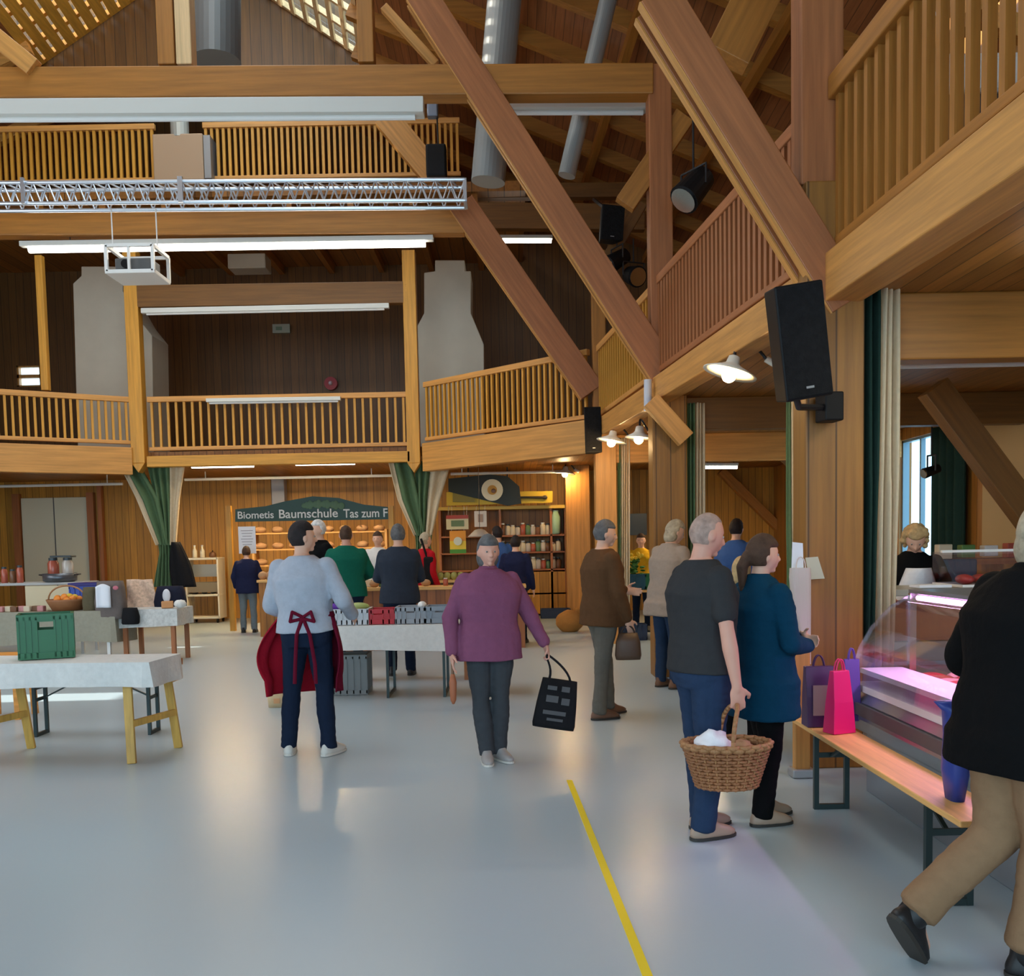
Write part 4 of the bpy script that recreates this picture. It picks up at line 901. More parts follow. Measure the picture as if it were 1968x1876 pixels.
# front left: two tables side by side under one cloth
xR = -2.72
t = thing('trestle_table', 'long table on yellow wooden trestles at the front left, under the white cloth', 'table', (xR-1.1, 7.33, 0))
MB().box((xR-1.1, 7.31, .755), (2.2, .5, .03)).build('tabletop', yw, t, world=True)
for xk in (xR-.17, xR-1.42):
    for sx, yk, lx in ((-1, 7.12, 0), (1, 7.62, .12)):
        MB().beam((xk+lx, yk+sx*.03, 0), (xk+lx-.05, yk-sx*.05, .73), .065, .035, side=(1, .15, 0)).build('leg', yleg, t, bevel=.005, world=True)
    MB().beam((xk+.0, 7.10, .71), (xk+.16, 7.66, .71), .05, .05).build('crossbar', wood('y', 'red'), t, world=True); MB().beam((xk, 7.12, .30), (xk+.12, 7.62, .30), .03, .05).build('crossbar', yleg, t, world=True)
ft = list(t.children); t.rotation_euler.z = 0
beer_table('folding_bench', 'low folding bench with black metal legs standing behind the yellow trestle table', 'bench', -4.4, -3.0, 8.1, 8.38, .48, inset=.20)
tc_ = tablecloth('long white cloth over the front-left trestle table, green crate standing on it', xR-2.3, xR, 7.06, 7.58, .772, .19, 1)
tc_.rotation_euler.z = t.rotation_euler.z = -.07
def crate(label, c, w, d, h, m, rz=0, ribs=7, cat='crate', name='plastic_crate', group=None, handle=True):
    t = thing(name, label, cat, c, rz, group); mb = MB(); tk = .012
    mb.box((0, 0, .012), (w, d, .02))
    for hz, hh_ in ((.03, .05), (h-.02, .045)):
        for s_ in (-1, 1): mb.box((0, s_*(d/2), hz), (w+.02, .022, hh_)); mb.box((s_*(w/2), 0, hz), (.022, d+.02, hh_))
    zl, zh = .03, h-.02
    for s_ in (-1, 1):
        for ax_, L_ in ((0, w), (1, d)):
            if handle:
                hw, hz0, hz1 = min(.12, L_*.3)/2, h*.66, h*.84
                pcs = [(-L_/2, -hw, zl, zh), (hw, L_/2, zl, zh), (-hw, hw, zl, hz0), (-hw, hw, hz1, zh)]
            else: pcs = [(-L_/2, L_/2, zl, zh)]
            for a, b, z0, z1 in pcs:
                cc = (a+b)/2; ln = b-a
                mb.box((cc, s_*(d/2-.004), (z0+z1)/2) if ax_ == 0 else (s_*(w/2-.004), cc, (z0+z1)/2), (ln, tk, z1-z0) if ax_ == 0 else (tk, ln, z1-z0))
            for k in range(ribs+1):
                u = -L_/2+L_*k/ribs
                if handle and abs(u) < hw: continue
                mb.box((u, s_*(d/2+.004), h/2) if ax_ == 0 else (s_*(w/2+.004), u, h/2), (.014, .014, h*.92) if ax_ == 0 else (.014, .014, h*.92))
    mb.build('crate_shell', m, t); return t
grn = plain('crate_green', (.012, .14, .045), .35); blu = plain('crate_blue', (.04, .10, .50), .4); redc = plain('crate_red', (.48, .01, .02), .4); gry = plain('crate_grey', (.30, .33, .37), .45); teal = plain('crate_teal', (.01, .08, .13), .45); dkb = plain('crate_darkblue', (.02, .04, .10), .45)
def lip(t, w, d, h, m): MB().box((0, 0, h+.005), (w+.03, d+.03, .025)).build('rim', m, t, bevel=.006)
gc = S(92, 1262, 7.42); t = crate('dark green plastic crate with handle holes on the front-left tablecloth', (gc.x, 7.42, .782), .38, .30, .35, grn, .42, 9)
for k, (x, y) in enumerate(((-.08, 0), (.09, .05), (0, -.08))): MB().box((x, y, .10), (.12, .12, .16)).build('carton', plain('carton_tan', (.34, .26, .2), .7), t)
# orange wooden chair behind table, far left
t = thing('wooden_chair', 'orange wooden stool standing behind the front-left tables at the left edge', 'chair', (S(8, 1240, 9.2).x, 9.2, 0))
om = mat('wood_orange', (.85, .34, .06), .45, kind='wood', axis='x')
MB().box((0, 0, .60), (.46, .40, .05)).build('seat', om, t, bevel=.01)
for x in (-.19, .19):
    for y in (-.16, .16): MB().beam((x, y, 0), (x*.9, y*.9, .58), .05, .05, side=(1, 0, 0)).build('leg', om, t)
MB().box((0, -.16, .45), (.36, .03, .08)).build('apron', om, t)
# centre table with crates
cx0, cx1, cy0, cy1 = S(612, 1200, 9.9).x, S(982, 1200, 9.9).x, 9.85, 10.5
beer_table('folding_table', 'folding table under a white cloth in the middle of the hall', 'table', cx0, cx1, cy0, cy1, .77, inset=.72)
tablecloth('white cloth on the middle table, carrying grey and red crates', cx0-.03, cx1, cy0, cy1, .772, .27, 4, wav=.01)
def onmid(px, y): return S(px, 1190, y).x
crate('pale grey crate on the middle table, behind the man with the apron', (onmid(672, 10.1), 10.1, .782), .44, .34, .17, plain('crate_palegrey', (.52, .56, .60), .45), 0, 8, handle=False)
crate('bright red crate on the middle table between the grey crates', (onmid(729, 10.1), 10.12, .782), .38, .34, .16, redc, 0, 6)
crate('grey crate on the middle table, directly right of the red crate', (onmid(792, 10.1), 10.1, .782), .30, .34, .18, gry, 0, 6)
crate('grey crate on the middle table next to the woman in purple', (onmid(846, 10.1), 10.1, .782), .28, .34, .18, plain('crate_grey2', (.24, .28, .33), .45), 0, 5)
for x, w_, lab, nm, m in ((650, .1, 'violet cloth bundle on the middle table beside the grey sweatshirt sleeve', 'cloth_bundle', cloth('violet', (.14, .05, .35))), (812, .05, 'small round white lid above the grey crates on the middle table', 'lid', whitep), (690, .12, 'small yellow-green packet in the pale grey crate', 'packet', plain('packet_green', (.35, .42, .12), .5))):
    p = V((onmid(x, 10.15), 10.15, .965)); solo(MB().ell(p, (w_, .08, .045)), nm, lab, 'bundle' if w_ == .1 else nm, m, p, smooth=True)
p = V((S(678, 1300, 10.3).x, 10.3, 0)); crate('large grey storage box on the floor under the middle table', p, .36, .34, .44, plain('box_grey', (.20, .21, .21), .5), 0, 5, handle=False)
p = (S(800, 1250, 11.2).x, 11.25, 0)
t = thing('wooden_bench', 'low brown bench seen through the legs of the middle table', 'bench', p)
MB().box((0, 0, .42), (1.5, .28, .04)).build('seat', wood('x', 'red'), t); 
for x in (-.6, .6): MB().box((x, 0, .2), (.05, .26, .4)).build('leg', wood('z', 'red'), t)
# paper bag on floor left of the man
p = G(536, 1358); t = thing('paper_bag', 'small beige bag on the floor left of the man with the apron', 'bag', (p.x, p.y, 0))
MB().loft([ringpts(V((0, 0, z)), rx, ry, Matrix.Identity(3), 16, 3) for z, rx, ry in ((0, .10, .07), (.1, .11, .075), (.18, .07, .04), (.22, .08, .03))]).build('bag_body', cloth('paper_tan', (.66, .50, .30)), t, smooth=True)
MB().box((0, -.08, .07), (.06, .01, .05)).build('label_patch', plain('patch_orange', (.7, .35, .15), .5), t)
# ================================================================ what the people carry and wear
# apron of the man in grey
T = m1['t']; s = m1['s']; mar = cloth('apron_sunlit', (.33, .008, .022)); mdk = cloth('apron_maroon', (.13, .006, .022))  # brighter red paints sunlight into the left flap of the same apron
def flap(side, m, flare, zlow, back, nm='apron'):
    def f(u, v):
        z = 1.04-(1.04-zlow)*v; r_ = .20+flare*math.sin(min(1, v*1.25)*math.pi*.75)
        a_ = (1.15+back-(1.0+back)*u)                 # angle from front (0) to side/back
        a_ = math.pi/2 - a_ if side > 0 else math.pi/2 + a_
        x = math.cos(a_)*(r_+.02*math.sin(u*14+v*3)); y = math.sin(a_)*(.15+flare*.7*v+.015*math.sin(u*14)); return V((x, y, z))*s
    return MB().grid(f, 18, 20).build(nm, m, T, smooth=True, solid=.008)
flap(-1, mar, .17, .44, .55, 'apron_flap'); flap(1, mdk, .055, .48, .75, 'apron_flap')
mb = MB(); mb.lathe([(.205*s, 1.02*s), (.215*s, 1.05*s), (.205*s, 1.08*s)], n=28); bmesh.ops.scale(mb.bm, vec=(1, .72, 1), verts=mb.bm.verts); mb.build('apron_band', mdk, T, smooth=True)
for k in (-1, 1):
    MB().tube([V((.03, -.165, 1.05))*s, V((.03+k*.07, -.19, 1.09))*s, V((.03+k*.09, -.185, 1.02))*s, V((.03, -.168, 1.04))*s], .012*s).build('apron_bow', mdk, T)
    MB().tube([V((.03, -.17, 1.05))*s, V((.03+k*.05, -.17, .92))*s, V((.03+k*.075, -.15, .70))*s, V((.03+k*.08, -.16, .56))*s], .014*s).build('apron_tie', mdk, T)
# tote bag of the woman in purple
wl = m2['W'](m2['A']['L'][2]) ; hnd = wl + V((.02, -.02, -.085))
bx, by = hnd.x+.03, hnd.y
top = S(1028, 1306, by).z; bot = S(1035, 1400, by).z; hb_ = top-bot
t = thing('tote_bag', 'black tote bag with faint pale print held out by the woman in purple', 'bag', (bx, by, bot), -.0)
bm_ = cloth('tote_black', (.014, .014, .016)); Rt = Matrix.Rotation(.16, 3, 'Y')
mb = MB(); mb.loft([[Rt @ q for q in ringpts(V((0, 0, z)), rx, ry, Matrix.Identity(3), 24, 4)] for z, rx, ry in ((0, .155, .035), (.03, .160, .045), (hb_*.5, .150, .050), (hb_, .130, .028))]); mb.build('bag_body', bm_, t, smooth=True, bevel=0)
for k, y in enumerate((-.02, .02)):
    MB().tube(bezier(Rt @ V((-.08, y, hb_-.01)), Rt @ V((-.06, y, hb_+.10)), hnd-V((bx, by, bot))+V((-.03, y*.5, -.02)), hnd-V((bx, by, bot)), 8)+bezier(hnd-V((bx, by, bot)), hnd-V((bx, by, bot))+V((.03, y*.5, -.02)), Rt @ V((.06, y, hb_+.08)), Rt @ V((.08, y, hb_-.01)), 8)[1:], .008).build('bag_handle', bm_, t)
pm = plain('print_grey', (.075, .075, .08), .7)
for k, (x, z, w_, h_) in enumerate(((-.05, .30, .07, .03), (.05, .30, .06, .04), (-.04, .22, .09, .05), (.06, .21, .06, .05), (-.01, .12, .17, .03), (.0, .07, .12, .02))):
    MB().box(Rt @ V((x, -.0535, z*hb_/.36)), (w_, .004, h_), Rt).build('print', pm, t)
# brown shoulder bag of the man in the brown jacket
q = m3['W'](m3['A']['R'][2]); t = thing('leather_bag', 'brown leather bag hanging from the hand of the man in the brown jacket', 'bag', (q.x, q.y, q.z-.36))
MB().loft([ringpts(V((0, 0, z)), rx, ry, Matrix.Identity(3), 20, 3) for z, rx, ry in ((0, .11, .045), (.04, .12, .055), (.16, .11, .05), (.24, .085, .03))]).build('bag_body', plain('leather_brown', (.09, .05, .03), .5), t, smooth=True)
MB().tube(bezier((-.06, 0, .23), (-.05, 0, .33), (.05, 0, .33), (.06, 0, .23)), .008).build('bag_handle', plain('leather_dark', (.04, .02, .015), .5), t)
# carrier held low in the right hand of the woman in purple
q = m2['W'](m2['A']['R'][2]); t = thing('umbrella', 'short folded orange-brown umbrella hanging from the right hand of the woman in purple', 'umbrella', (q.x, q.y, q.z-.38))
MB().lathe([(.008, 0), (.022, .03), (.028, .16), (.014, .22)], n=12).build('canopy', plain('umbrella_rust', (.38, .12, .05), .6), t, smooth=True); MB().cyl((0, 0, .21), (0, 0, .30), .010, .012, 10).build('handle', plain('handle_brown', (.2, .1, .05), .5), t)
# wicker basket
wr = m5['W'](m5['A']['R'][2]); hp = wr + V((.0, 0, -.10)); by = hp.y
rimz = S(1395, 1432, by).z; botz = S(1395, 1512, by).z; bx = S(1396, 1430, by).x
t = thing('wicker_basket', 'oval wicker basket with arched handle holding a white bag, carried by the bald man', 'basket', (bx, by, botz)); wk = mat('wicker', (.30, .12, .045), .6, kind='x', amt=.3, bump=.3); wk2 = mat('wicker_light', (.38, .18, .07), .6, kind='x', amt=.3)
hh = rimz-botz; mb = MB(); NS = 44
def bring(z, k=0, amp=.006):
    f_ = z/hh; rx, ry = .150+.068*f_, .105+.045*f_
    return [V(((rx+amp*math.cos(math.pi*(i+k)))*math.cos(2*math.pi*i/NS), (ry+amp*math.cos(math.pi*(i+k)))*math.sin(2*math.pi*i/NS), z)) for i in range(NS+1)]
for r_ in range(13): mb.tube(bring(.01+(hh-.02)*r_/12, r_ % 2), .0085, 5)
mb.build('woven_side', wk, t, smooth=True)
mb = MB()
for i in range(NS//2):
    a_ = 2*math.pi*i/(NS/2); mb.cyl((.150*math.cos(a_), .105*math.sin(a_), 0), (.218*math.cos(a_), .150*math.sin(a_), hh), .006, .006, 5)
mb.build('stakes', wk2, t)
mb = MB()
for dz, k in ((0, 0), (.014, 1)): mb.tube(bring(hh+dz, k, .008), .012, 6)
mb.build('rim', wk2, t, smooth=True)
MB().lathe([(.15, 0), (.152, .012)], n=32, rot=Matrix.Diagonal(V((1, .7, 1)))).build('base', wk, t)
hl = hp-V((bx, by, botz))
mb = MB(); mb.tube(bezier((.0, -.148, hh), (.0, -.15, hh+.16), hl+V((.0, -.07, 0)), hl, 10), .012, 8); mb.tube(bezier(hl, hl+V((.0, .07, 0)), (.0, .15, hh+.16), (.0, .148, hh), 10), .012, 8); mb.build('handle', wk2, t, smooth=True)
p = V((bx-.07, by-.02, rimz-.02)); rnd = random.Random(3)
mb = MB().ell(p, (.10, .09, .10), nu=22, nv=14, fn=lambda v, q: q*(1+.25*noise.noise(v*2.3))); solo(mb, 'plastic_bag', 'crumpled white bag sticking out of the wicker basket', 'bag', cloth('white_bag', (.80, .80, .84)), p, smooth=True)
p = V((bx+.07, by+.0, rimz-.03)); solo(MB().ell(p, (.075, .07, .055), fn=lambda v, q: q*(1+.2*noise.noise(v*3))), 'bread_loaf', 'brown loaf lying in the right half of the wicker basket', 'bread', mat('bread', (.42, .24, .12), .8, kind='x', amt=.3), p, smooth=True)
# white bag between the couple
q = S(1432, 1262, 7.1); solo(MB().ell(q, (.06, .05, .15), fn=lambda v, p: p*(1+.25*noise.noise(v*2))), 'plastic_bag', 'white bag held by the short blond person in black', 'bag', cloth('white_bag', (.80, .80, .84)), q, smooth=True)
# hanging dark shoulder bag on the person in red
q = S(824, 1085, 15.2); t = thing('shoulder_bag', 'dark shoulder bag on the back of the person in red', 'bag', q)
MB().box((0, 0, -.1), (.16, .10, .45)).build('bag_body', cloth('tote_black', (.014, .014, .016)), t, bevel=.03); MB().beam((-.02, 0, .1), (-.12, .05, .42), .04, .02).build('strap', cloth('tote_black', (.014, .014, .016)), t)
# ================================================================ left market tables
def box_thing(name, label, cat, c, size, m, rz=0, bevel=.01, group=None, extra=None):
    t = thing(name, label, cat, c, rz, group); MB().box((0, 0, size[2]/2), size).build('body', m, t, bevel=bevel)
    return t
def sack(name, label, cat, px0, px1, py0, py1, Y, m, dep=.2, seed=0, nz=.12, parts=True):
    a, b = S(px0, py1, Y), S(px1, py0, Y); w, h = b.x-a.x, b.z-a.z; c = V(((a.x+b.x)/2, Y, a.z)); t = thing(name, label, cat, c)
    I3 = Matrix.Identity(3)
    def rr(z, rx, ry): return [q+V((.04*w*noise.noise(V((i*.5, z*9, seed))), .05*dep*noise.noise(V((i*.7, z*7, seed+3))), 0)) for i, q in enumerate(ringpts(V((0, 0, z)), rx, ry, I3, 20, 3))]
    MB().loft([rr(h*f_, w/2*g, dep/2*g) for f_, g in ((0, .9), (.08, 1), (.45, 1), (.8, .92), (1, .80))]).build('bag_body', m, t, smooth=True)
    return t, c, w, h
TY = 13.7
def mtable(name, label, px0, px1, y0, y1, z, m, drop=0, legs=True, lm=None):
    a, b = S(px0, 1150, (y0+y1)/2).x, S(px1, 1150, (y0+y1)/2).x; t = thing(name, label, 'table', ((a+b)/2, (y0+y1)/2, 0)); L_, W_ = b-a, y1-y0
    MB().box((0, 0, z-.02), (L_, W_, .04)).build('tabletop', m, t, bevel=.006)
    for x in (-L_/2+.06, L_/2-.06):
        for y in (-W_/2+.05, W_/2-.05): MB().beam((x, y, 0), (x, y, z-.04), .045, .045, side=(1, 0, 0)).build('leg', lm or m, t)
    return t
mtable('market_table', 'long market table at the far left piled with goods, behind the green crate', -80, 232, 13.35, 14.1, .77, wood('x', 'bench'), lm=whitep)
tablecloth('grey-olive cloth hanging from the long market table at the left', S(-80, 1150, 13.7).x, S(236, 1150, 13.7).x, 13.35, 14.1, .772, .46, 7, cloth('olive_grey', (.34, .32, .25)), wav=.015)
mtable('market_counter', 'higher grey counter behind the long market table at the far left', -90, 176, 14.9, 15.5, 1.15, plain('counter_grey', (.45, .46, .46), .4))
a = S(50, 1150, 14.85); b = S(160, 1150, 14.85); solo(MB().box(((a.x+b.x)/2, 14.85, .85), (b.x-a.x, .03, .5)), 'counter_panel', 'cream front panel of the higher counter, above the fruit basket', 'panel', plain('cream_panel', (.70, .60, .40), .6), ((a.x+b.x)/2, 14.85, .6))
t = thing('market_table', 'small market table with pale patterned cloth, right end of the left group', 'table', (S(300, 1150, 13.8).x, 13.8, 0))
w_ = S(352, 1150, 13.8).x-S(246, 1150, 13.8).x
MB().box((0, 0, .75), (w_, .66, .04)).build('tabletop', wood('x', 'red'), t)
for x in (-w_/2+.05, w_/2-.07):
    for y in (-.28, .28): MB().beam((x, y, 0), (x, y, .73), .06, .05, side=(1, 0, 0)).build('leg', wood('z', 'red'), t)
ptn = mat('patterned_linen', (.62, .62, .60), .8, kind='cloth', amt=.22, bump=.3)
o = tablecloth('pale blue-white patterned cloth on the small table at the right end of the left group', S(246, 1150, 13.8).x, S(352, 1150, 13.8).x, 13.48, 14.12, .772, .26, 9, ptn, wav=.03)
# goods on the counter
ct = 1.15; 
def jar(label, px, Y, z, r, h, m, capm, group=None, name='jar', cat='jar'):
    t = thing(name, label, cat, (S(px, 1100, Y).x, Y, z), 0, group)
    MB().lathe([(r*.9, 0), (r, .01), (r, h*.75), (r*.7, h*.88), (r*.7, h*.9)], n=18).build('glass', m, t, smooth=True); MB().cyl((0, 0, h*.88), (0, 0, h), r*.78, r*.78, 18).build('lid', capm, t)
    return t
redj = plain('jar_red', (.42, .10, .06), .25); palej = plain('jar_pale', (.55, .50, .44), .2); brj = plain('jar_brown', (.16, .07, .03), .3); grj = plain('jar_green', (.12, .22, .10), .25); lidd = plain('lid_dark', (.03, .05, .06), .4); lidw = plain('lid_white', (.75, .74, .70), .4)
t = thing('cooking_pot', 'dark low pan on the higher counter with the glass jars standing in it', 'pot', (S(115, 1100, 15.1).x, 15.1, ct)); MB().lathe([(.20, 0), (.25, .02), (.26, .14), (.245, .14), (.235, .03), (.19, .015)], n=28).build('pan_body', plain('pan_steel', (.12, .13, .15), .35, metal=.6), t, smooth=True)
for s_ in (-1, 1): MB().tube([(s_*.25, -.05, .11), (s_*.31, -.05, .12), (s_*.31, .05, .12), (s_*.25, .05, .11)], .01).build('handle', blackm, t)
jar('tall red-brown preserve jar in the dark pan on the higher counter', 103, 15.1, ct+.03, .085, .36, redj, lidd)
jar('tall pale glass jar in the dark pan, right of the red-brown one', 131, 15.12, ct+.03, .085, .36, palej, lidd)
o = S(120, 1058, 15.1); t = thing('tray_lid', 'flat dark tray lying across the two tall jars on the higher counter', 'tray', (o.x, 15.11, ct+.395)); MB().box((0, 0, .015), (.34, .20, .03)).build('tray_body', lidd, t, bevel=.01)
p = (S(188, 1100, 15.1).x, 15.1, ct-.0); t = crate('blue plastic crate with lid at the right end of the higher counter', (S(186, 1100, 14.2).x, 14.0, .782), .5, .34, .34, blu, 0, 7, handle=False)
MB().box((0, 0, .36), (.54, .38, .05)).build('crate_lid', plain('crate_lid_navy', (.02, .02, .18), .4), t, bevel=.01)
for k, (px, h_, m) in enumerate(((8, .26, redj), (24, .22, brj), (38, .28, redj))): jar('brown-red jar in the row at the far left end of the higher counter', px, 15.1, ct, .05, h_, m, lidd, 'jars at the left end of the higher counter')
# fruit basket
bx_ = S(126, 1160, 13.55).x
t = thing('fruit_basket', 'shallow wooden basket of oranges on the long market table', 'basket', (bx_, 13.6, .785)); MB().lathe([(.20, 0), (.27, .13), (.28, .16), (.26, .16), (.19, .02)], n=26).build('basket_body', wk, t, smooth=True)
MB().tube(bezier((-.27, 0, .15), (-.26, 0, .42), (.26, 0, .42), (.27, 0, .15), 14), .012).build('handle', wk2, t)
orn = mat('orange_peel', (.80, .26, .03), .5, kind='cloth', amt=.1, bump=.2); yl = mat('lemon_peel', (.80, .58, .05), .5, kind='cloth', amt=.1, bump=.2)
for k in range(12):
    a_ = k*2.4; r_ = .04+.15*math.sqrt(k/12); q = V((bx_+r_*math.cos(a_), 13.6+r_*math.sin(a_), .785+.13+.06*(1-k/12)))
    solo(MB().ell(q, .052, nu=14, nv=9), 'orange' if k % 3 else 'lemon', 'orange fruit lying in the shallow basket on the long market table' if k % 3 else 'yellow lemon lying among the oranges in the shallow basket', 'fruit', orn if k % 3 else yl, q, 'oranges in the basket' if k % 3 else 'lemons in the basket', smooth=True)
# bags and cloths
sack('cloth_bag', 'dark olive bag on the long market table beside the fruit basket', 'bag', 162, 186, 1128, 1182, 13.5, cloth('bag_olive', (.12, .10, .06)))
t, c, w, h = sack('cloth_bag', 'grey-brown shopping bag with a white paper clipped on its front', 'bag', 186, 240, 1116, 1190, 13.45, cloth('bag_taupe', (.17, .14, .13)), .26)
q = S(198, 1168, 13.3); q2 = S(212, 1122, 13.3); MB().grid(lambda u, v: V((S(184+29*u, 1150, 13.28).x, 13.28+.02*math.sin(u*6), q.z+(q2.z-q.z)*v*(1-.12*(2*u-1)**2))), 8, 8).build('paper', plain('paper_white', (.78, .80, .86), .7), t, world=True, solid=.004, smooth=True)
q = S(222, 1130, 13.3); MB().ell(q, (.04, .012, .03)).build('rosette', plain('rosette_pink', (.55, .15, .2), .6), t, world=True, smooth=True)
flo = mat('floral_cloth', (.60, .43, .32), .8, kind='cloth', amt=.35, bump=.3)
mb = MB(); 
def f(u, v):
    y = 1180+(1114-1180)*v; xl = 242+3*v; xr = 312+(292-312)*v; q = S(xl+(xr-xl)*u, y, 14.0+.25*v); q.y += .03*math.sin(u*9+v*4); return q
q = S(275, 1180, 14.05); solo(mb.grid(f, 22, 14), 'draped_cloth', 'beige floral cloth draped upright over the small table at its left', 'cloth', flo, q, solid=.02, smooth=True)
sack('cloth_bag', 'dark navy bag with a white patch on the small patterned table', 'bag', 300, 356, 1126, 1180, 14.1, cloth('bag_navy', (.02, .022, .04)), .3, 2)
q = S(320, 1145, 13.93); solo(MB().ell(q, (.06, .03, .10)), 'paper_ball', 'white crumpled paper on the front of the navy bag', 'paper', plain('paper_white', (.78, .80, .86), .7), q, smooth=True)
sack('cloth_bag', 'small black bag hanging between the long table and the small patterned table', 'bag', 236, 266, 1168, 1200, 13.4, cloth('tote_black', (.014, .014, .016)), .16, 4)
box_thing('carton', 'small orange-brown carton on the patterned cloth', 'box', (S(322, 1170, 13.6).x, 13.6, .785), (.16, .12, .10), plain('carton_orange', (.62, .30, .12), .7), .3)
q = S(347, 1178, 13.6); solo(MB().ell((q.x, 13.6, .84), (.09, .08, .06), fn=lambda v, p: p*(1+.2*noise.noise(v*3))), 'white_bundle', 'white crumpled bundle at the right corner of the patterned cloth', 'bundle', linen, (q.x, 13.6, .785), smooth=True)
for k in range(7):
    px = 2+k*13; q = V((S(px, 1170, 13.5).x, 13.5+.04*(k % 2), .80)); m = [plain('item_pink', (.55, .25, .25), .6), plain('item_cream', (.65, .55, .4), .6), brj][k % 3]
    solo(MB().box(q+V((0, 0, .02)), (.09, .10, .08)), 'packet', 'small packet in the row at the left end of the long market table', 'packet', m, q, 'packets on the long market table', bevel=.01)
# black jacket hanging at the curtain
q = S(348, 1045, 17.65)
def f(u, v):
    y = 1042+86*v; w_ = 6+12*math.sin(min(1, v*1.4)*math.pi/2)+4*v; c_ = 338+16*v; p = S(c_+w_*math.cos(2*math.pi*u), y, 17.76); p.y += .13*math.sin(2*math.pi*u)+.02*math.sin(u*30); return p
solo(MB().grid(f, 32, 14), 'hanging_jacket', 'black jacket hanging beside the gathered left curtain', 'jacket', cloth('jacket_black', (.012, .012, .014)), q, solid=.015, smooth=True)
# trolley with bottles
a, b = S(366, 1188, 21), S(430, 1188, 21); tp = S(398, 1072, 21).z; w_ = b.x-a.x; cx_ = (a.x+b.x)/2
t = thing('serving_trolley', 'cream serving trolley with two bottles on top, against the rear wall', 'trolley', (cx_, 21, 0)); crm = plain('trolley_cream', (.74, .70, .58), .45)
for z_ in (.12, .62, tp-.02): MB().box((0, 0, z_), (w_, .5, .05)).build('shelf', crm, t, bevel=.01)
for x in (-w_/2+.02, w_/2-.02):
    MB().box((x, 0, tp/2+.05), (.035, .5, tp-.12)).build('side_panel', crm, t)
MB().box((0, .2, tp*.8), (w_-.06, .03, .28)).build('back_panel', crm, t); MB().box((0, 0, tp*.55+.0), (w_-.08, .4, .22)).build('drawer', plain('trolley_brown', (.22, .18, .12), .5), t)
for x in (-w_/2+.07, w_/2-.07):
    for y in (-.2, .2): MB().cyl((x-.015, y, .05), (x+.015, y, .05), .05, .05, 12).build('wheel', blackp, t)
for x, lab in ((-.2, 'tall cream bottle on the serving trolley, left one'), (-.03, 'tall cream bottle on the serving trolley, right one')):
    tb = thing('bottle', lab, 'bottle', (cx_+x, 20.95, tp+.005)); MB().lathe([(.045, 0), (.05, .01), (.05, .15), (.022, .21), (.022, .26)], n=14).build('bottle_body', plain('bottle_cream', (.78, .72, .55), .3), tb, smooth=True); MB().cyl((0, 0, .25), (0, 0, .28), .024, .024, 12).build('cap', lidw, tb)
tb = thing('coffee_pot', 'dark round pot on the right end of the serving trolley', 'pot', (cx_+.2, 20.95, tp+.005)); MB().lathe([(.06, 0), (.08, .03), (.07, .10), (.03, .13)], n=16).build('pot_body', brj, tb, smooth=True); MB().ell((0, 0, .14), .015).build('knob', blackp, tb)
for k in range(3): solo(MB().ell((cx_-.2+.2*k, 20.9, .70), (.07, .08, .06)), 'bowl', 'dark bowl on the middle shelf of the serving trolley', 'bowl', plain('bowl_dark', (.05, .045, .04), .4), (cx_-.2+.2*k, 20.9, .645), 'bowls on the trolley', smooth=True)
# ================================================================ market stall with the green sign
SY = 18.6
g_ = plain('sign_green', (.008, .045, .028), .45)
def spt(px, py): return S(px, py, SY)
pts = [spt(452, 1003), spt(750, 998), spt(750, 975), spt(700, 970), spt(650, 957), spt(600, 954), spt(550, 963), spt(510, 973), spt(452, 979)]
t = thing('stall_sign', 'long dark green arched sign board with white lettering above the market stall', 'sign', spt(600, 1000)); MB().prism(pts, (0, .05, 0)).build('sign_board', g_, t, world=True)
def lettering(txt, p, size, m, parent, rot=0, name='lettering', ext=.004, align='LEFT', sx=1.0):
    cu_ = bpy.data.curves.new(name, 'FONT'); cu_.body = txt; cu_.size = size; cu_.extrude = ext; cu_.align_x = align; cu_.offset = size*.012
    o = bpy.data.objects.new('tmp', cu_); COL.objects.link(o); dg = bpy.context.evaluated_depsgraph_get(); me = bpy.data.meshes.new_from_object(o.evaluated_get(dg)); bpy.data.objects.remove(o)
    me.materials.clear(); me.materials.append(m); o = bpy.data.objects.new(name, me); COL.objects.link(o); o.parent = parent; o.location = V(p)-origin(parent); o.rotation_euler = (math.pi/2, rot, 0); o.scale = (sx, 1, 1); return o
lw = plain('lettering_white', (.74, .74, .70), .5)
for tx, x0, x1, y, sz in (('Biometis', 456, 525, 997, .20), ('Baumschule', 535, 648, 996, .24), ('Tas zum F', 660, 745, 995, .24)):
    p = S(x0, y, SY-.01); p2 = S(x1, y, SY-.01); o = lettering(tx, p, sz, lw, t, -ROLL*0); o.scale.x = (p2.x-p.x)/max(.01, o.dimensions.x) if o.dimensions.x else 1
    wd = max(v.co.x for v in o.data.vertices)-min(v.co.x for v in o.data.vertices); o.scale.x = (p2.x-p.x)/wd
mb = MB(); 
for k in range(14): mb.ell(S(585+k*5.5, 972-3*math.sin(k*.25), SY-.01), (.06, .012, .05+.02*(k % 3)))
mb.build('painted_leaves', plain('sign_leaf', (.08, .16, .09), .6), t, world=True)
amb = wood('z', 'amber')
for px, lab in ((447, 'left wooden post of the market stall'), (757, 'right wooden post of the market stall')):
    q = S(px, 1190, SY); zt_ = S(px, 972, SY).z; solo(MB().beam((q.x, SY+.03, 0), (q.x, SY+.03, zt_), .10, .10, side=(1, 0, 0)), 'stall_post', lab, 'post', amb, (q.x, SY, 0))
a, b = S(452, 1008, SY), S(752, 1004, SY); a.y = b.y = SY+.1; b.z = a.z; a.z += .02; b.z += .02
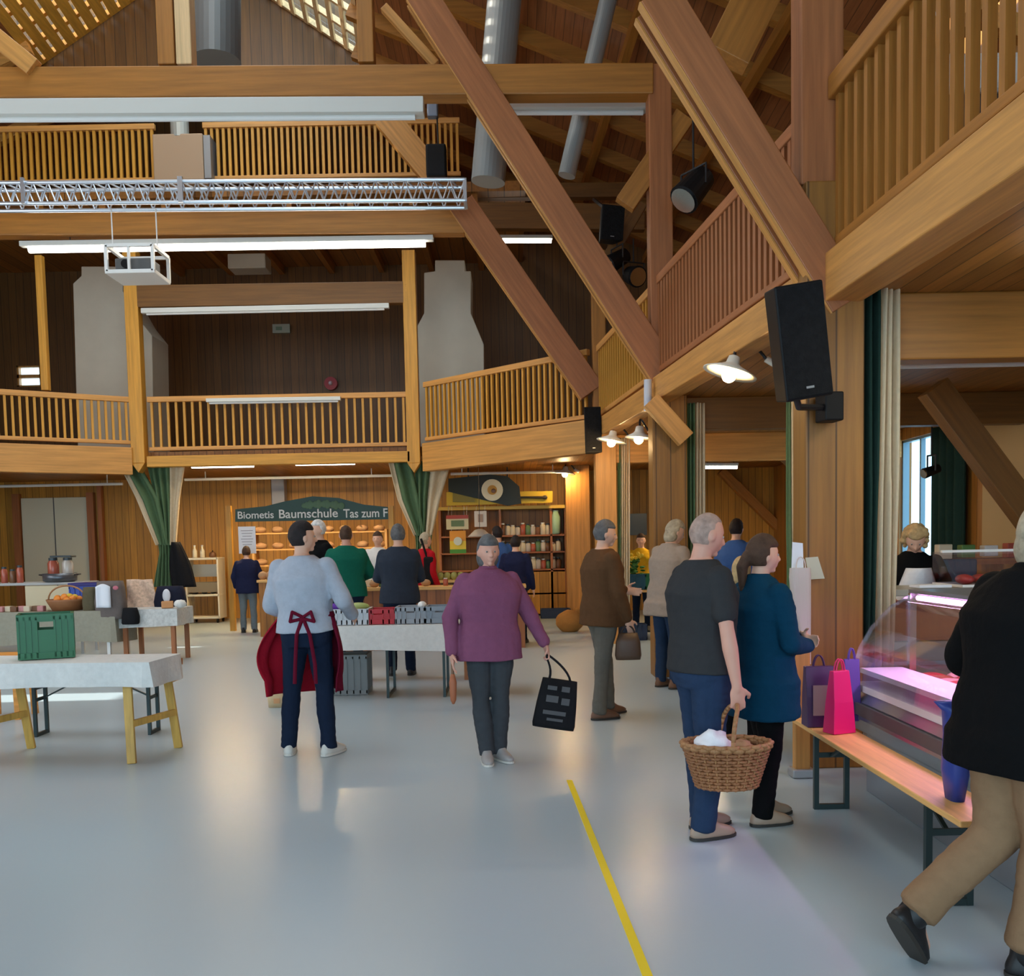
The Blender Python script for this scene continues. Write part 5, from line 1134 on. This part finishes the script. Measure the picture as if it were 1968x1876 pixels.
q = S(473, 1012, SY-.1); q2 = S(473, 1064, SY-.1)
t = thing('paper_notice', 'white paper notice hanging under the left end of the green sign', 'notice', q); MB().box(V((q.x, SY-.06, (q.z+q2.z)/2)), (.34, .008, q.z-q2.z)).build('sheet', plain('paper_white', (.78, .80, .86), .7), t, world=True)
mb = MB()
for k in range(6): mb.box(V((q.x, SY-.066, q.z-.08-k*.055)), (.24-.03*(k % 3), .003, .012))
mb.build('printed_lines', plain('ink_grey', (.3, .3, .34), .6), t, world=True)
# stall back shelves with bread
a, b = S(492, 1080, 20.6).x, S(745, 1080, 20.6).x
t = thing('bread_rack', 'wooden bread rack at the back of the market stall', 'rack', ((a+b)/2, 20.6, 0)); rw = wood('x', 'bench')
for z_ in (.9, 1.25, 1.6, 1.95): MB().box((0, 0, z_), (b-a, .4, .03)).build('shelf', rw, t)
for x in (-(b-a)/2, 0, (b-a)/2): MB().box((x, 0, 1.0), (.05, .4, 2.0)).build('upright', wood('z', 'bench'), t)
brd = mat('bread', (.42, .24, .12), .8, kind='x', amt=.3); rnd = random.Random(5)
for z_, rowname in ((1.265, 'lower'), (1.615, 'middle'), (1.965, 'top')):
    for k in range(8):
        x = a+.15+(b-a-.3)*k/7; q = V((x, 20.5, z_)); solo(MB().ell(q+V((0, 0, .065)), (.13, .10, .075), nu=14, nv=8, fn=lambda v, p: p*(1+.12*noise.noise(v*2+V((k, z_, 0))))), 'bread_loaf', 'brown loaf on the %s shelf of the bread rack' % rowname, 'bread', brd, q, 'loaves on the %s shelf of the rack' % rowname, smooth=True)
# stall counter
def counter(label, px0, px1, Y, dep, z, tone='mid', name='stall_counter', topm=None):
    a, b = S(px0, 1150, Y).x, S(px1, 1150, Y).x; t = thing(name, label, 'counter', ((a+b)/2, Y+dep/2, 0)); L_ = b-a
    MB().box((0, 0, z-.025), (L_+.06, dep+.06, .05)).build('counter_top', topm or wood('x', 'bench'), t, bevel=.008); MB().box((0, -dep/2+.03, (z-.05)/2), (L_, .05, z-.05)).build('front_panel', wood('z', tone, .14), t)
    for x in (-L_/2+.03, L_/2-.03): MB().box((x, .02, (z-.05)/2), (.05, dep-.08, z-.05)).build('side_panel', wood('z', tone), t)
    return t, a, b
counter('brown wooden stall counter running behind the charcoal and purple figures', 632, 1008, 14.5, .5, .98, 'red')
c2, a, b = counter('second long stall counter further back at the left of the market stall', 498, 640, 17.2, .5, 1.05, 'mid')
goods = [plain('good_cream', (.70, .62, .45), .6), plain('good_red', (.45, .08, .05), .5), plain('good_green', (.10, .22, .06), .6), plain('good_brown', (.30, .15, .07), .6), plain('good_white', (.74, .73, .70), .6)]
for k in range(14):
    px = 645+k*12.5 if k < 8 else 780+(k-8)*38; q = V((S(px, 1120, 14.75).x, 14.72+.06*(k % 2), .982))
    if k % 3 == 0: solo(MB().ell(q+V((0, 0, .05)), (.08, .06, .055), nu=12, nv=8), 'bread_roll', 'small roll on the brown stall counter', 'bread', brd, q, 'rolls on the brown stall counter', smooth=True)
    elif k % 3 == 1: jar('small jar on the brown stall counter', px, 14.75, .982, .04, .12+.02*(k % 2), [redj, palej, grj][k//3 % 3], lidw, 'jars on the brown stall counter')
    else: solo(MB().box(q+V((0, 0, .06)), (.11, .09, .12)), 'packet', 'small packet on the brown stall counter', 'packet', goods[k % 5], q, 'packets on the brown stall counter', bevel=.01)
q = V((S(704, 1130, 14.7).x, 14.7, .985)); 
for k in range(9):
    q = V((S(505+k*14, 1100, 17.4).x, 17.4, 1.052)); solo(MB().ell(q+V((0, 0, .07)), (.09, .08, .08), nu=12, nv=8), 'bread_loaf', 'round loaf on the second stall counter', 'bread', brd, q, 'loaves on the second stall counter', smooth=True)
# ================================================================ shelf stall with the black sign
XY_ = 20.6
def xp(px, py, Y=XY_): return S(px, py, Y)
t = thing('stall_sign', 'black sign board with a round white emblem above the shelf stall', 'sign', xp(930, 940))
MB().prism([xp(862, 945), xp(975, 972), xp(1002, 968), xp(998, 935), xp(975, 915), xp(940, 912), xp(862, 920)], (0, .05, 0)).build('sign_board', plain('sign_black', (.012, .018, .014), .5), t, world=True)
for x_ in (900, 975): q_ = xp(x_, 920); MB().cyl(q_+V((0, .03, -.1)), (q_.x, q_.y+.03, 3.31), .015, .015, 6).build('hanger', blackm, t, world=True)
c = xp(946, 942, XY_-.03); MB().cyl(c, c-V((0, .04, 0)), .235, .235, 28).build('emblem_disc', plain('emblem_cream', (.74, .70, .52), .5), t, world=True)
MB().cyl(c-V((0, .04, 0)), c-V((0, .05, 0)), .105, .105, 20).build('emblem_center', plain('emblem_amber', (.50, .26, .03), .5), t, world=True)
MB().ell(c-V((-.03, .055, .02)), (.05, .01, .05)).build('emblem_mark', brj, t, world=True)
yb = plain('banner_yellow', (.62, .42, .02), .5)
t = thing('banner', 'yellow painted board with a long dark-tipped motif right of the round emblem', 'banner', xp(1010, 955)); MB().prism([xp(858, 972, 20.7), xp(1062, 966, 20.7), xp(1062, 944, 20.7), xp(858, 946, 20.7)], (0, .03, 0)).build('board', yb, t, world=True)
MB().cyl(xp(985, 956, 20.66), xp(1045, 956, 20.66), .02, .03, 10).build('motif_shaft', plain('motif_dark', (.04, .03, .02), .5), t, world=True); MB().ell(xp(1047, 956, 20.66), (.06, .03, .045)).build('motif_tip', plain('motif_dark', (.04, .03, .02), .5), t, world=True)
for a_, b_, z_, h_ in ((870, 912, 956, 9),): MB().prism([xp(a_, z_+h_, 20.66), xp(b_, z_+h_, 20.66), xp(b_, z_-h_, 20.66), xp(a_, z_-h_, 20.66)], (0, .02, 0)).build('motif_band', plain('motif_olive', (.25, .20, .03), .5), t, world=True)
# shelving unit
sl, sr = xp(842, 975).x, xp(1088, 975).x; zt_ = xp(960, 975).z; L_ = sr-sl
t = thing('shelving_unit', 'wide wooden shelving unit full of jars and bottles against the rear wall', 'shelf', ((sl+sr)/2, 21.2, 0)); wsh = wood('x', 'bench')
MB().box((0, .28, zt_/2), (L_, .03, zt_)).build('back_panel', wood('z', 'mid', .15), t); MB().box((0, -.02, zt_), (L_+.1, .65, .07)).build('top_board', plain('board_yellow', (.62, .40, .06), .5), t)
for x in (-L_/2, -L_*.02, L_/2-.32, L_/2): MB().box((x, 0, zt_/2), (.05, .55, zt_)).build('upright', wood('z', 'red'), t)
zs_ = [xp(0, y).z for y in (1022, 1050, 1093)]; zs_ = [S(1000, y, 21.2).z for y in (1030, 1062, 1095)]
for z_ in zs_+[.5]: MB().box((0, 0, z_), (L_, .55, .035)).build('shelf', wood('x', 'red'), t)
MB().box((L_*.25, -.26, zs_[2]/2), (L_*.48, .03, zs_[2]-.1)).build('lower_panel', wood('z', 'amber', .2), t)
for r_, z_ in enumerate(zs_):
    for k in range(13):
        x = sl+L_*.46+ (L_*.52)*k/13; hh_ = .20+.07*((k*7+r_*3) % 4)/3; m = [palej, redj, goods[0], brj, grj, palej, goods[0]][(k*3+r_) % 7]
        tt = thing('jar', 'jar in the row on the %s shelf of the wide shelving unit' % ('top', 'middle', 'bottom')[r_], 'jar', (x, 21.05, z_+.018), 0, 'jars on the %s shelf of the unit' % ('top', 'middle', 'bottom')[r_])
        MB().lathe([(.055, 0), (.06, .01), (.06, hh_*.75), (.03, hh_*.9)], n=12).build('glass', m, tt, smooth=True); MB().cyl((0, 0, hh_*.88), (0, 0, hh_), .04, .04, 10).build('lid', lidw if k % 2 else lidd, tt)
tt = thing('vase', 'tall pale green glass vase at the right end of the shelving unit', 'vase', (xp(1070, 1020).x, 20.98, zs_[0]+.02)); MB().lathe([(.07, 0), (.10, .03), (.10, .38), (.06, .48), (.07, .52)], n=18).build('glass', plain('vase_green', (.40, .62, .42), .2), tt, smooth=True); MB().cyl((0, 0, .5), (0, 0, .53), .06, .06, 14).build('lid', plain('lid_pale', (.6, .75, .7), .3), tt)
def poster(label, px0, px1, py0, py1, Y, m, inner):
    a, b = S(px0, py1, Y), S(px1, py0, Y); t = thing('poster', label, 'poster', ((a.x+b.x)/2, Y, a.z)); MB().box(((a.x+b.x)/2, Y, (a.z+b.z)/2), (b.x-a.x, .02, b.z-a.z)).build('panel', m, t, world=True)
    for nm, fx0, fx1, fz0, fz1, mm in inner: MB().box((a.x+(b.x-a.x)*(fx0+fx1)/2, Y-.014, a.z+(b.z-a.z)*(fz0+fz1)/2), ((b.x-a.x)*(fx1-fx0), .01, (b.z-a.z)*(fz1-fz0))).build(nm, mm, t, world=True)
    for x_ in (a.x+.04, b.x-.04): MB().cyl((x_, Y, b.z), (x_, Y+.3, S(1000, 972, 20.6).z), .004, .004, 5).build('string', whitep, t, world=True)
    return t, a, b
poster('wide pale framed poster with a dark picture, at the top of the shelf stall', 858, 900, 994, 1018, 20.1, plain('poster_cream', (.72, .66, .42), .5), [('picture', .22, .8, .25, .75, plain('picture_green', (.14, .22, .12), .6)), ('header', .0, 1, .88, 1.18, plain('poster_redhead', (.42, .06, .04), .5))])
t, a, b = poster('orange and yellow poster with a pale disc and green foot', 865, 895, 1020, 1064, 20.1, plain('poster_orange', (.80, .34, .03), .5), [('lower_band', 0, 1, .18, .55, plain('poster_yellow', (.80, .60, .05), .5)), ('foot', 0, 1, 0, .18, plain('poster_green', (.07, .28, .03), .5))])
q = V(((a.x+b.x)/2, 20.08, (a.z+b.z)/2+.02)); MB().cyl(q, q-V((0, .012, 0)), .09, .09, 20).build('disc', plain('poster_disc', (.70, .78, .72), .5), t, world=True)
poster('small white poster hanging right of the orange one', 912, 935, 982, 1013, 20.1, plain('paper_cream', (.78, .70, .62), .6), [('picture', .3, .7, .3, .8, plain('picture_brown', (.45, .30, .22), .6))])
# cabinets of the shelf stall front
counter('dark low counter in front of the shelf stall', 812, 900, 18.0, .5, .95, 'dark')
for k in range(6):
    q = V((S(820+k*13, 1090, 18.1).x, 18.15, .952)); solo(MB().ell(q+V((0, 0, .07)), (.07, .06, .08), nu=12, nv=8), 'gourd', 'small yellow-green gourd on the dark low counter', 'gourd', mat('gourd_skin', (.38, .36, .10), .5, kind='x', amt=.4), q, 'gourds on the dark low counter', smooth=True)
q = S(922, 1026, 19.2); t = thing('pendant_lamp', 'wide pale pendant lamp shade just above the head of the woman in purple', 'lamp', q)
MB().lathe([(.03, .10), (.10, .08), (.24, -.05), (.235, -.06), (.09, .06)]).build('lamp_shade', plain('shade_pale', (.62, .58, .55), .6), t, smooth=True); MB().cyl((0, 0, .08), (0, 0, 3.31-q.z), .006, .006, 6).build('cord', blackm, t)
p = G(1058, 1172); crate('dark blue crate on the floor before the shelving unit', (p.x, 20.3, 0), .62, .4, .2, dkb, 0, 7, handle=False)
p = G(1096, 1214); t = thing('sack', 'orange-brown sack on the floor left of the man in the brown jacket', 'sack', (p.x, p.y, 0)); sm_ = cloth('sack_orange', (.48, .22, .06))
MB().ell((0, 0, .19), (.26, .2, .21), nu=24, nv=16, fn=lambda v, q: V((q.x, q.y, max(q.z, -.19)))*(1+.10*noise.noise(v*2))).build('sack_body', sm_, t, smooth=True); MB().ell((.12, 0, .36), (.07, .06, .07), fn=lambda v, q: q*(1+.2*noise.noise(v*3))).build('tied_neck', sm_, t, smooth=True)
# ================================================================ produce table right of the brown jacket
mtable('produce_table', 'produce table under the gallery between the second and third columns', 1188, 1330, 15.7, 16.4, .80, wood('x', 'bench'))
px_ = lambda x, Y=16.0: S(x, 1150, Y).x
for x, z_, lab, m in ((1213, .803, 'dark teal crate on the produce table', teal), (1206, 0, 'dark blue crate on the floor under the produce table', dkb), (1262, .803, 'dark green crate on the produce table, right of the teal one', grn)): crate(lab, (px_(x), 15.95 if z_ else 15.4, z_), .42, .34, .26, m, 0, 6, handle=False)
lf = mat('leaf_green', (.05, .18, .03), .6, kind='cloth', amt=.4); rnd = random.Random(8)
t = thing('potted_plant', 'leafy plant with yellow flowers standing in the teal crate', 'plant', (px_(1216), 15.95, .83)); mb = MB()
for k in range(46):
    a_ = rnd.uniform(0, 6.28); r_ = rnd.uniform(.02, .2); q = V((r_*math.cos(a_), r_*math.sin(a_)*.7, .2+rnd.uniform(0, .3))); mb.ell(q, (.05, .035, .012), rot=Matrix.Rotation(rnd.uniform(-1, 1), 3, 'X') @ Matrix.Rotation(rnd.uniform(0, 6), 3, 'Z'), nu=8, nv=6)
mb.build('foliage', lf, t)
for k in range(16): a_ = rnd.uniform(0, 6.28); r_ = rnd.uniform(.0, .2); MB().ell((r_*math.cos(a_), r_*math.sin(a_)*.7, .46+rnd.uniform(0, .14)), .032, nu=8, nv=6).build('flower', plain('flower_yellow', (.80, .55, .03), .6), t)
MB().cyl((0, 0, .0), (0, 0, .22), .07, .09, 14).build('pot', plain('pot_brown', (.3, .12, .06), .7), t)
q = V((px_(1196, 15.6), 15.78, .803)); solo(MB().lathe([(.06, 0), (.09, .02), (.09, .14), (.05, .22), (.035, .26)], q, 18), 'water_jug', 'pale blue-white jug at the left end of the produce table', 'jug', plain('jug_pale', (.72, .86, .92), .25), q, smooth=True)
for k in range(8): q = V((px_(1236+k*9), 15.85+.05*(k % 2), .803)); solo(MB().ell(q+V((0, 0, .05)), .05, nu=12, nv=8), 'onion', 'pale onion on the produce table', 'onion', plain('onion_skin', (.66, .55, .38), .5), q, 'onions on the produce table', smooth=True)
q = S(1222, 1008, 21.9); struct(MB().box(q, (.5, .08, .5)).build('window_10', plain('window_dim', (.10, .11, .10), .2)))
# ================================================================ right aisle: bench, bags and meat counter
bn = beer_table('folding_bench', 'long wooden folding bench with black legs in front of the meat counter', 'bench', 1.745, 1.995, 3.62, 5.83, .48, inset=.36, th=.028, top=wood('y', 'bench'))
def giftbag(label, c, w, d, h, m, rz=0, top=1.0, hm=None, sheet=None):
    t = thing('gift_bag', label, 'bag', c, rz); I3 = Matrix.Identity(3)
    MB().loft([[V((sx*w/2*f_, sy*d/2*g_, z)) for sx, sy in ((-1, -1), (1, -1), (1, 1), (-1, 1))] for z, f_, g_ in ((0, 1, 1), (h*.5, 1.0*(1+top)/2, .8), (h, top, .35))]).build('bag_body', m, t, bevel=.004)
    for y in (-.01, .01): MB().tube(bezier((-w*.2, y, h-.01), (-w*.15, y, h+.09), (w*.15, y, h+.09), (w*.2, y, h-.01), 8), .004, 6).build('bag_handle', hm or m, t)
    if sheet: MB().box((0, -d/2-.004, h*.45), (w*.62, .006, h*.5)).build('printed_panel', sheet, t)
    return t
giftbag('bright pink paper gift bag standing on the bench before the meat counter', (S(1613, 1400, 5.35).x, 5.35, .482), .155, .10, .36, plain('gift_pink', (.70, .008, .13), .45), .35, .72)
giftbag('dark purple carrier bag with a mauve panel at the far end of the bench', (S(1571, 1400, 5.58).x, 5.56, .482), .17, .12, .36, plain('gift_purple', (.05, .012, .075), .4), 0, 1.0, None, plain('panel_mauve', (.30, .20, .19), .5))
giftbag('violet-blue paper bag just behind the pink gift bag', (S(1634, 1300, 5.72).x, 5.70, .482), .10, .07, .38, plain('gift_violet', (.11, .05, .30), .4), 0, .9)
t = thing('carrier_bag', 'blue carrier bag hanging over the bench edge beside the black coat', 'bag', (1.87, 3.93, .60))
MB().loft([ringpts(V((0, 0, z)), rx, ry, Matrix.Identity(3), 16, 3) for z, rx, ry in ((-.12, .03, .05), (.0, .035, .09), (.15, .03, .08), (.26, .05, .05), (.30, .09, .04))]).build('bag_body', plain('carrier_blue', (.02, .05, .30), .4), t, smooth=True)
# light wooden stand beside the column
p = S(1540, 1480, 6.24); p.z = 0; t = thing('wooden_stand', 'light wooden stand post with crossbar beside the column, next to the woman in teal', 'stand', (p.x, p.y, 0)); lwm = wood('z', 'light')
MB().beam((0, 0, .02), (0, 0, .87), .10, .07, side=(1, 0, 0)).build('upright', lwm, t, bevel=.006); MB().beam((-.03, 0, .46), (.16, -.05, .40), .07, .09).build('crossbar', wood('x', 'light'), t, bevel=.006)
MB().box((.0, 0, .03), (.15, .13, .06)).build('foot_plate', plain('foot_steel', (.45, .45, .46), .4, metal=.6), t, bevel=.01); MB().box((0, 0, .885), (.13, .1, .03)).build('top_cap', wood('x', 'pale'), t); MB().cyl((.05, -.06, .47), (.05, -.04, .47), .02, .02, 12).build('bolt', blackm, t)
# papers and bag on the column
Yp_ = YA-.06
def sheet(name, label, cat, pts, m, Y, th=.006): q = [S(x, y, Y) for x, y in pts]; return solo(MB().prism(q, (0, th, 0)), name, label, cat, m, q[0])
sheet('paper_sheet', 'tall white paper sheet hanging at the left edge of the column', 'paper', [(1521, 1104), (1545, 1108), (1543, 1044), (1523, 1042)], plain('paper_white', (.78, .80, .86), .7), YA-.08)
t_ = sheet('price_card', 'tilted pale card pinned to the column beside the hanging paper bag', 'card', [(1556, 1114), (1585, 1112), (1572, 1070), (1548, 1072)], plain('card_pale', (.56, .54, .42), .6), YA-.03)
q = S(1540, 1095, YA-.12); t = thing('paper_bag', 'long pinkish-white paper bag hanging at the left edge of the column', 'bag', q); I3 = Matrix.Identity(3)
zt0, zm0, zb0 = S(1540, 1095, YA-.1).z, S(1540, 1200, YA-.1).z, S(1540, 1275, YA-.1).z
def rg(pxl, pxr, y): a, b = S(pxl, y, YA-.12), S(pxr, y, YA-.12); return ringpts(V(((a.x+b.x)/2, YA-.12, a.z)), (b.x-a.x)/2, .05, I3, 18, 3.5)
MB().loft([rg(1519, 1556, 1092), rg(1518, 1557, 1110), rg(1524, 1557, 1180), rg(1540, 1556, 1240), rg(1547, 1556, 1275)]).build('bag_body', plain('bag_pinkwhite', (.62, .54, .50), .7), t, world=True)
a = S(1530, 1092, YA-.12); b = S(1548, 1092, YA-.12); MB().tube(bezier(a, a+V((0, 0, .10)), b+V((0, 0, .10)), b, 8), .004, 6).build('bag_handle', plain('bag_pinkwhite', (.62, .54, .50), .7), t, world=True)
# refrigerated meat counter
stl = plain('brushed_steel', (.46, .50, .56), .28, metal=.85); glz = glassmat('counter_glass', (.97, .95, 1), .03, .84)
CXf, CY1, CY2 = 2.10, 3.80, 5.85; L_ = CY2-CY1; cyc = (CY1+CY2)/2
t = thing('meat_counter', 'refrigerated glass meat counter with pink-violet lighting behind the long bench', 'counter', (CXf, cyc, 0))
def sect(pts, y0, y1): return MB().prism([V((x, y0, z)) for x, z in pts], (0, y1-y0, 0))
h2 = L_/2
sect([(.12, 0), (.80, 0), (.80, .66), (.05, .66), (.02, .60), (.0, .50), (.02, .42), (.12, .38)], -h2, h2).build('base_cabinet', stl, t, bevel=.01)
sect([(-.02, .53), (.0, .53), (.0, .60), (-.02, .60)], -h2, h2).build('bumper_rail', plain('bumper_dark', (.10, .09, .10), .5), t)
sect([(.03, .66), (.80, .66), (.80, .70), (.03, .70)], -h2, h2).build('display_deck', plain('deck_white', (.82, .80, .82), .3), t)
arc = [(.03, .70), (.035, .80), (.07, .92), (.14, 1.04), (.26, 1.17), (.40, 1.25)]
gl = arc+[(x+.012, z-.004) for x, z in arc[::-1]]
sect(gl, -h2, h2).build('curved_glass', glz, t)
for y in (-h2, h2-.012): sect(arc+[(.80, 1.25), (.80, .70)], y, y+.012).build('end_glass', glz, t)
for y in (-h2+.0, h2-.03): sect([(.38, .70), (.42, .70), (.42, 1.25), (.38, 1.25)], y, y+.03).build('glass_support', chrome, t)
sect([(.38, 1.25), (.84, 1.25), (.84, 1.275), (.38, 1.275)], -h2, h2).build('glass_top', stl, t, bevel=.004)
pk = plain('tube_lit_pink', (1, .7, 1), .5, emit=((1, .42, .95), 11.0)); MB().cyl((.40, -h2+.1, 1.225), (.40, h2-.1, 1.225), .016, .016, 10).build('pink_tube', pk, t)
MB().box((.20, -.0, .775), (.26, L_-.06, .03)).build('light_catch_tray', plain('deck_white', (.82, .80, .82), .3), t)  # white surface added to catch the pink light as a bright band
lamp('counter_glow', 'AREA', (CXf+.36, cyc, 1.20), 15, (1, .50, .98), L_-.2, .05, (-.12, 0, -1))
meatm = mat('meat_red', (.42, .05, .045), .35, kind='x', amt=.45); meatp = mat('meat_pale', (.60, .34, .28), .4, kind='x', amt=.3); saus = plain('sausage', (.32, .10, .05), .35)
rnd = random.Random(11)
for k in range(16):
    y = CY1+.15+k*(L_-.3)/15
    for j in range(2):
        q = V((CXf+.46+.20*j, y+rnd.uniform(-.02, .02), .70)); m = [meatm, meatp, saus][(k+j) % 3]
        nm, lb = (('sausage', 'sausage lying on the deck of the meat counter') if m is saus else ('meat_cut', 'red meat cut lying on the deck of the meat counter') if m is meatm else ('meat_cut', 'pale meat cut lying on the deck of the meat counter'))
        solo(MB().ell(q+V((0, 0, .035)), (.10, .06, .035), nu=14, nv=8, fn=lambda v, p: p*(1+.15*noise.noise(v*2+V((k, j, 0))))), nm, lb, 'meat', m, q, lb.replace(' lying', 's').replace('the deck of ', ''), smooth=True)
# second counter across the aisle
t = thing('serving_counter', 'grey-topped serving counter in front of the curly-haired woman, reddish front', 'counter', (3.75, 7.2, 0)); gt = plain('counter_stone', (.40, .38, .32), .35)
MB().box((0, 0, 1.19), (2.5, .62, .05)).build('counter_top', gt, t, bevel=.008); MB().box((0, -.24, .98), (2.4, .04, .30)).build('red_panel', plain('panel_redbrown', (.26, .05, .025), .4), t)
MB().box((0, 0, .42), (2.4, .5, .80)).build('cabinet', plain('cabinet_greige', (.38, .34, .28), .5), t); 
for x in (-1.22, 1.22): MB().box((x, 0, .6), (.04, .56, 1.15)).build('side_panel', gt, t)
MB().box((0, -.255, .66), (2.4, .03, .03)).build('trim_strip', stl, t)
t = thing('glass_display_case', 'low glass display case of red meat on the serving counter', 'case', (3.95, 7.2, 1.217)); MB().box((0, 0, .01), (1.2, .5, .02)).build('case_tray', plain('tray_white', (.75, .73, .70), .3), t)
MB().prism([V((-.6, -.25, .02)), V((-.6, .1, .26)), V((-.6, .25, .26)), V((-.6, .25, .02))], (1.2, 0, 0)).build('glass_hood', glz, t)
MB().beam((-.6, .1, .265), (.6, .1, .265), .03, .02).build('hood_rail', whitep, t)
for k in range(9):
    q = V((3.95-.48+k*.12, 7.17, 1.238)); solo(MB().ell(q+V((0, 0, .03)), (.05, .12, .04), nu=12, nv=8), 'meat_cut', 'red meat cut in the low glass case on the serving counter', 'meat', meatm, q, 'cuts in the low glass case', smooth=True)
q = V((S(1768, 1130, 7.0).x, 7.05, 1.217)); solo(MB().box(q+V((.1, 0, .012)), (.24, .18, .02)), 'wrapping_paper', 'pale sheet of wrapping paper under the hands of the curly-haired woman', 'paper', plain('paper_white', (.78, .80, .86), .7), q)
q = S(1808, 1105, 7.75); t = thing('apron', 'none', 'x', (0, 0, 0)); bpy.data.objects.remove(t)
# white apron of the curly-haired woman
T = m10['t']; s = m10['s']
def f(u, v): z = 1.36-.75*v; w_ = (.10+.12*min(1, v*2.2)); x = (u-.5)*2*w_; return V((x, .215+.03*(1-v)-.10*(2*u-1)**2, z))*s+V((0, .10*(z-.93), 0))
MB().grid(f, 12, 16).build('apron', cloth('apron_white', (.74, .74, .78)), T, smooth=True, solid=.008)
# background of the right aisle
t = thing('blue_chair', 'dark blue chair back seen behind the serving counter', 'chair', (4.35, 9.0, 0)); cb_ = plain('chair_blue', (.02, .07, .13), .5)
MB().box((0, 0, .46), (.45, .45, .05)).build('seat', cb_, t, bevel=.01); MB().box((0, .21, .95), (.45, .05, .85)).build('backrest', cb_, t, bevel=.02)
for x in (-.2, .2):
    for y in (-.2, .2): MB().box((x, y, .22), (.035, .035, .44)).build('leg', blackm, t)
t = thing('wall_shelf', 'brown table with goods at the back of the right aisle', 'shelf', (5.3, 10.4, 0)); MB().box((0, 0, 1.32), (1.9, .6, .06)).build('top', wood('x', 'red'), t)
for x in (-.85, .1, .85): MB().box((x, 0, .65), (.12, .5, 1.29)).build('leg', wood('z', 'mid'), t)
for k in range(6):
    q = V((4.75+k*.25, 10.3, 1.352)); tt = solo(MB().box(q+V((0, 0, .08)), (.15, .12, .16-.02*(k % 3))), 'packet', 'packet standing on the brown table in the right aisle', 'packet', goods[(k*2) % 5], q, 'packets on the right aisle table', bevel=.01)
q = S(1903, 975, 11.9); struct(MB().box((6.18, 11.7, 1.95), (.06, 1.1, 2.3)).build('door_2', plain('door_pale_wood', (.50, .34, .16), .5)))
spot('black spotlight on a bracket in front of the bright window', S(1790, 905, 12.3), (-.9, -.2, -.3), .07, .22, 1.0)
a = S(1728, 704, 7.6); b = S(1985, 698, 7.6); b.z = a.z; solo(MB().cyl(a, b, .022, .022, 10), 'ceiling_pipe', 'thin pale pipe running below the nearest cross beam', 'pipe', whitep, a)
# furniture on the upper right gallery
t = thing('covered_stack', 'stack of dark furniture under a white sheet on the upper right gallery', 'stack', (4.3, 7.6, 3.48))
MB().box((0, 0, .72), (2.4, .7, 1.44)).build('stacked_furniture', plain('stack_dark', (.05, .045, .05), .7), t, bevel=.03); MB().box((0, 0, 1.58), (2.5, .8, .28)).build('white_sheet', linen, t, bevel=.05)
